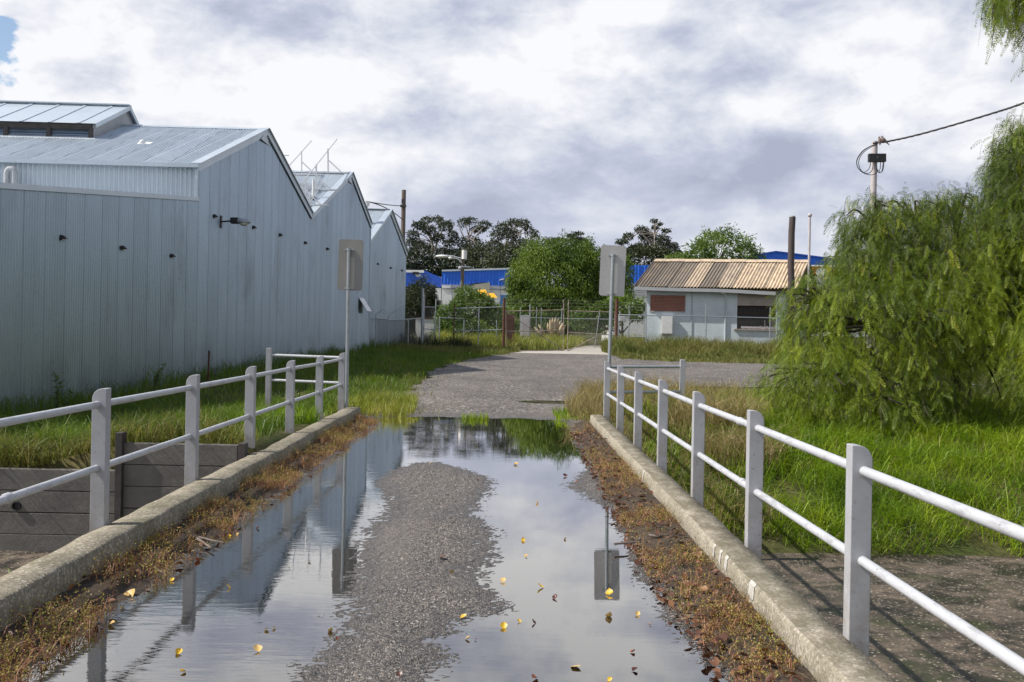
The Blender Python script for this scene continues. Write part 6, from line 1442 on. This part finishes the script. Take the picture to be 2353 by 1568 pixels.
# weeds, mud and dead leaves gathered along the kerbs
def strip_z(X, Y): return np.maximum(road_z(X, Y), -.01)
def kerb_strip(x_in, x_out, seed, side):
    rng = np.random.default_rng(seed); s = 1 if side == 'r' else -1
    ys = np.arange(2.4, 17.0, .05); us = np.linspace(0, 1, 14); X = np.empty((len(ys), 14)); Y = np.repeat(ys[:, None], 14, 1)
    xi = x_in if callable(x_in) else (lambda y: x_in + 0 * y)
    e = xi(ys) + s * (.07 * vnoise(ys, ys * 0, .5, seed) + .04 * vnoise(ys, ys * 0, .13, seed + 1)); X = e[:, None] * (1 - us) + (x_out) * us
    Z = strip_z(X, Y) + .004 + .022 * np.sin(np.clip(us, 0, 1) * 2.6)[None, :] + .015 * vnoise(X, Y, .09, seed + 2) - .015 * (1 - us)[None, :] ** 2
    o = grid_mesh('earth_strip', X, Y, Z, M['mud']); struct(o)
    def zz(x, y): u = np.clip((x - xi(y)) / (x_out - xi(y)), 0, 1); return strip_z(x, y) + .004 + .022 * np.sin(u * 2.6)
    dens = lambda x, y: rng.random(len(x)) < np.clip((.5 if side == 'l' else .34) + 1.7 * vnoise(x, y, .5, seed + 3) + 1.2 * vnoise(x, y, .14, seed + 4), .02, 1)
    N = 15000 if side == 'l' else 13000
    y = 2.6 + 14.0 * rng.random(N) ** 1.25; x = xi(y) + (x_out - xi(y)) * rng.random(N); k = dens(x, y); x, y = x[k], y[k]; n = len(x); P = np.stack([x, y, zz(x, y)], 1)
    h = rng.uniform(.02, .085, n) * (1 + 1.2 * vnoise(x, y, .3, seed + 6)) * (1.5 if side == 'l' else .95)
    V, Q = blades(P, h, rng.uniform(.0022, .005, n), rng.uniform(.3, 1.3, n), rng)
    stuff(np_mesh('weed_stems', V, Q, M['redstem'], None, False, np.repeat(rng.random(n), 6)), ('reddish weed stems along the sunlit kerb' if side == 'r' else 'reddish weed stems along the shaded kerb'), 'weeds')
    # small round leaves on the stems
    kk = rng.random(n) < (.95 if side == 'l' else .8); rep = 4; P2 = np.repeat(P[kk], rep, 0); hh = np.repeat(h[kk], rep); m_ = len(P2)
    P2 = P2 + np.stack([rng.normal(0, .012, m_), rng.normal(0, .012, m_), hh * rng.uniform(.3, 1.0, m_)], 1)
    D = unit(rng.standard_normal((m_, 3)) + np.array([0, 0, .5])); S = unit(np.cross(D, rng.standard_normal((m_, 3)))); V, Q = leaf_quads(P2, D, S, rng.uniform(.006, .014, m_), rng.uniform(.005, .010, m_))
    stuff(np_mesh('weed_leaves', V, Q, M['weedleaf'], None, False, np.repeat(np.clip(.5 + vnoise(P2[:, 0], P2[:, 1], .5, seed + 8) + rng.normal(0, .2, m_), 0, 1), 4)), ('small russet and green weed leaves along the sunlit kerb' if side == 'r' else 'small russet and green weed leaves along the shaded kerb'), 'weeds')
    nl = 1500 if side == 'r' else 300
    y = 2.8 + 13 * rng.random(nl) ** 1.5; x = xi(y) + (x_out - xi(y)) * np.clip(rng.random(nl) ** (1.7 if side == 'r' else 1.0) * 1.0 - .06, -.1, 1); P = np.stack([x, y, zz(x, y) + rng.uniform(.004, .03, nl)], 1)
    D = unit(rng.standard_normal((nl, 3)) * np.array([1, 1, .35])); U = unit(np.array([0, 0, 1.0]) + rng.standard_normal((nl, 3)) * .45); S = unit(np.cross(D, U)); U = np.cross(S, D)
    l = rng.uniform(.022, .062, nl)[:, None]; w = l * rng.uniform(.5, .8, nl)[:, None]; cu = rng.uniform(-.2, .5, nl)[:, None] * w
    a = [P, P + D * l * .35 + S * w * .5 + U * cu, P + D * l * .4 + U * 0, P + D * l * .35 - S * w * .5 + U * cu, P + D * l + U * cu * .5, P + D * l * .75 + S * w * .36 + U * cu, P + D * l * .75 - S * w * .36 + U * cu]
    V = np.stack(a, 1).reshape(-1, 3); i = np.arange(nl)[:, None] * 7; Q = np.concatenate([i + np.array([[0, 1, 5, 2]]), i + np.array([[0, 2, 6, 3]]), i + np.array([[2, 5, 4, 6]])], 1).reshape(-1, 4)
    stuff(np_mesh('leaf_litter', V, Q, M['litter'], None, False, np.repeat(rng.random(nl), 7)), ('curled brown dead leaves along the sunlit kerb' if side == 'r' else 'brown dead leaves among weeds along the shaded kerb'), 'leaf litter')
    ns = 2600 if side == 'r' else 500
    y = 2.8 + 13 * rng.random(ns) ** 1.4; x = xi(y) + (x_out - xi(y)) * (.35 + .62 * rng.random(ns)); P = np.stack([x, y, zz(x, y) + rng.uniform(.0, .02, ns)], 1); D = unit(rng.standard_normal((ns, 3)) * np.array([1, 1, .15])); S = unit(np.cross(D, np.array([0, 0, 1.0]))); l = rng.uniform(.015, .06, ns); V, Q = leaf_quads(P, D, S, l, rng.uniform(.002, .005, ns))
    stuff(np_mesh('straw_litter', V, Q, M['dry'], None, False, np.repeat(rng.uniform(0, .6, ns), 4)), ('scattered straw and bark bits beside the sunlit kerb' if side == 'r' else 'scattered straw bits beside the shaded kerb'), 'litter')
kerb_strip(-2.10, -2.51, 91, 'l'); kerb_strip(strip_x, 1.43, 95, 'r')

# fallen leaves, each its own thing
LM = {}
def leaf_mesh(v, mat):
    if (v, mat) in LM: return LM[v, mat]
    rng = random.Random(v * 17 + 3); n = 7; vs = []
    curl = (.25, .9, 1.5, .5)[v]; fold = (.15, .5, .2, .7)[v]
    for i in range(n):
        s = i / (n - 1); wd = math.sin(math.pi * min(1, s * 1.02 + .03)) ** .7 * .42 * (1.25 - .5 * s)
        x = math.sin(curl * s) / max(curl, .01); z = (1 - math.cos(curl * s)) / max(curl, .01)
        for k in (-1, -.5, 0, .5, 1): vs.append((x - .4, k * wd, z + fold * abs(k) * wd + .02 * rng.uniform(-1, 1)))
    vs += [(-.4, -.012, 0), (-.4, .012, 0), (-.7, .01, .08), (-.7, -.01, .08)]; f = [(i * 5 + k, i * 5 + k + 1, i * 5 + k + 6, i * 5 + k + 5) for i in range(n - 1) for k in range(4)] + [(35, 36, 37, 38)]
    me = bpy.data.meshes.new('fallen_leaf'); me.from_pydata(vs, [], f); me.polygons.foreach_set('use_smooth', [True] * len(f)); me.materials.append(M[mat]); me.update(); LM[v, mat] = me; return me
c7 = lambda x, y: (753 + .4597 * x, 847 + .4597 * y)
c6 = lambda x, y: (.5197 * x, 753 + .5197 * y)
LEAVES = [('y', c7(940, 482), 13), ('b', c7(1185, 540), 15), ('y', c7(1045, 674), 12), ('y', c7(978, 860), 12), ('y', c7(1187, 856), 8), ('y', c7(992, 942), 12), ('p', c7(620, 1035), 14), ('p', c7(875, 1066), 18), ('y', c7(1062, 1095), 24, 'large curled yellow leaf floating in the middle of the puddle'), ('y', c7(1410, 1130), 24, 'olive-yellow leaf floating on the reflection of the pale sign'),
    ('b', c7(1138, 1150), 18), ('p', c7(1405, 1245), 22, 'upright pale curled leaf standing in the puddle below the sign reflection'), ('y', c7(678, 1252), 20), ('y', c7(955, 1268), 14), ('y', c7(880, 1295), 22), ('b', c7(1028, 1275), 18), ('p', c7(700, 1354), 16), ('b', c7(740, 1358), 8), ('b', c7(570, 966), 22, 'brown leaf lying on the gravel island'), ('p', c7(510, 482), 8), ('o', c7(750, 567), 8),
    ('o', c7(1525, 1420), 16), ('p', c7(1237, 1495), 30, 'long pale leaf lying flat on the water at the near end'), ('b', c7(1535, 1512), 20), ('o', c7(1035, 1552), 22, 'russet leaf at the near edge of the puddle'), ('y', c7(1410, 1562), 16), ('b', c7(360, 1545), 20, 'dark red-brown leaf on the near gravel'), ('o', c7(1245, 568), 9), ('p', c7(1548, 1232), 16), ('b', c7(1612, 1282), 10), ('o', c7(45, 1357), 11),
    ('y', c6(1025, 884), 14), ('y', c6(1012, 924), 12), ('b', c6(1140, 890), 12, 'dark oval leaf afloat between post reflections'), ('y', c6(760, 1120), 14), ('y', c6(1010, 1152), 16), ('p', c6(578, 1188), 34, 'big straw-coloured leaf stranded at the weed edge of the shaded kerb'), ('o', c6(872, 1033), 18), ('p', c6(495, 1317), 22), ('y', c6(790, 1440), 22), ('p', c6(1140, 1430), 28, 'pale funnel-shaped leaf standing on the water near the gravel'), ('y', c6(810, 1525), 18), ('y', c6(197, 1505), 18), ('y', c6(1178, 1337), 14), ('p', c6(1212, 1331), 12), ('p', c6(1460, 1346), 16), ('p', c6(1368, 1037), 10), ('p', c6(1280, 1066), 9), ('o', c6(385, 1312), 22, 'red-orange leaf at the muddy edge near the shaded kerb'), ('p', c6(1050, 916), 9), ('p', c6(540, 1243), 12)]
KIND = {'y': ('yleaf', 'yellow leaf floating on the puddle', 'yellow leaves on the puddle'), 'p': ('pleaf', 'pale straw-coloured leaf floating on the puddle', 'pale leaves on the puddle'), 'b': ('bleaf', 'dark brown leaf floating on the puddle', 'brown leaves on the puddle'), 'o': ('oleaf', 'small orange-brown leaf on the puddle', 'orange leaves on the puddle')}
def fallen():
    rng = random.Random(5)
    for i, e in enumerate(LEAVES):
        mt, lab, grp = KIND[e[0]]; p = G(e[1][0], e[1][1]); s = e[2] * p.y / F * 0.88; v = rng.choice((1, 2, 3, 1)) if len(e) < 4 or 'flat' not in e[3] else 0
        z = max(0.0, float(road_z(np.array([p.x]), np.array([p.y]))[0])) + .003
        o = bpy.data.objects.new('fallen_leaf', leaf_mesh(v, mt)); COL.objects.link(o); o.location = (p.x, p.y, z); o.scale = (s, s, s); o.rotation_euler = (rng.uniform(-.4, .4), rng.uniform(-.5, .1), rng.uniform(0, 6.28))
        o['label'] = e[3] if len(e) > 3 else lab; o['category'] = 'leaf'; o['group'] = grp
fallen()
def twigs():
    for lab, pts, r in (('bare grey stick lying at the weed edge, pointing into the puddle', [(444, 1236), (462, 1247), (478, 1258), (492, 1266)], .013), ('forked pale stick crossing the weed edge', [(447, 1236), (470, 1241), (490, 1246), (514, 1250)], .011), ('short pale stick tip poking out of the shaded weeds', [(346, 1299), (358, 1310), (378, 1322)], .012)):
        m = MB(); m.tube([G(x, y, .02 - .01 * i / len(pts)) + Vector((0, 0, .01)) for i, (x, y) in enumerate(pts)], list(np.linspace(r, r * .35, len(pts))), 7); tag(m.build('twig', M['twig'], None), lab, 'stick')
    for lab, pts in (('pale stick lying among dead leaves by the sunlit kerb', [(580, 490), (640, 505), (690, 490)]), ('thin twig reaching over the water from the sunlit kerb litter', [(310, 560), (400, 552), (480, 545)])):
        m = MB(); m.tube([G((1400 + x * .3188) / 1.0625, (1150 + y * .3188) / 1.0625, .05) for x, y in pts], [.009, .008, .004], 7); tag(m.build('twig', M['twig'], None), lab, 'stick')
twigs()
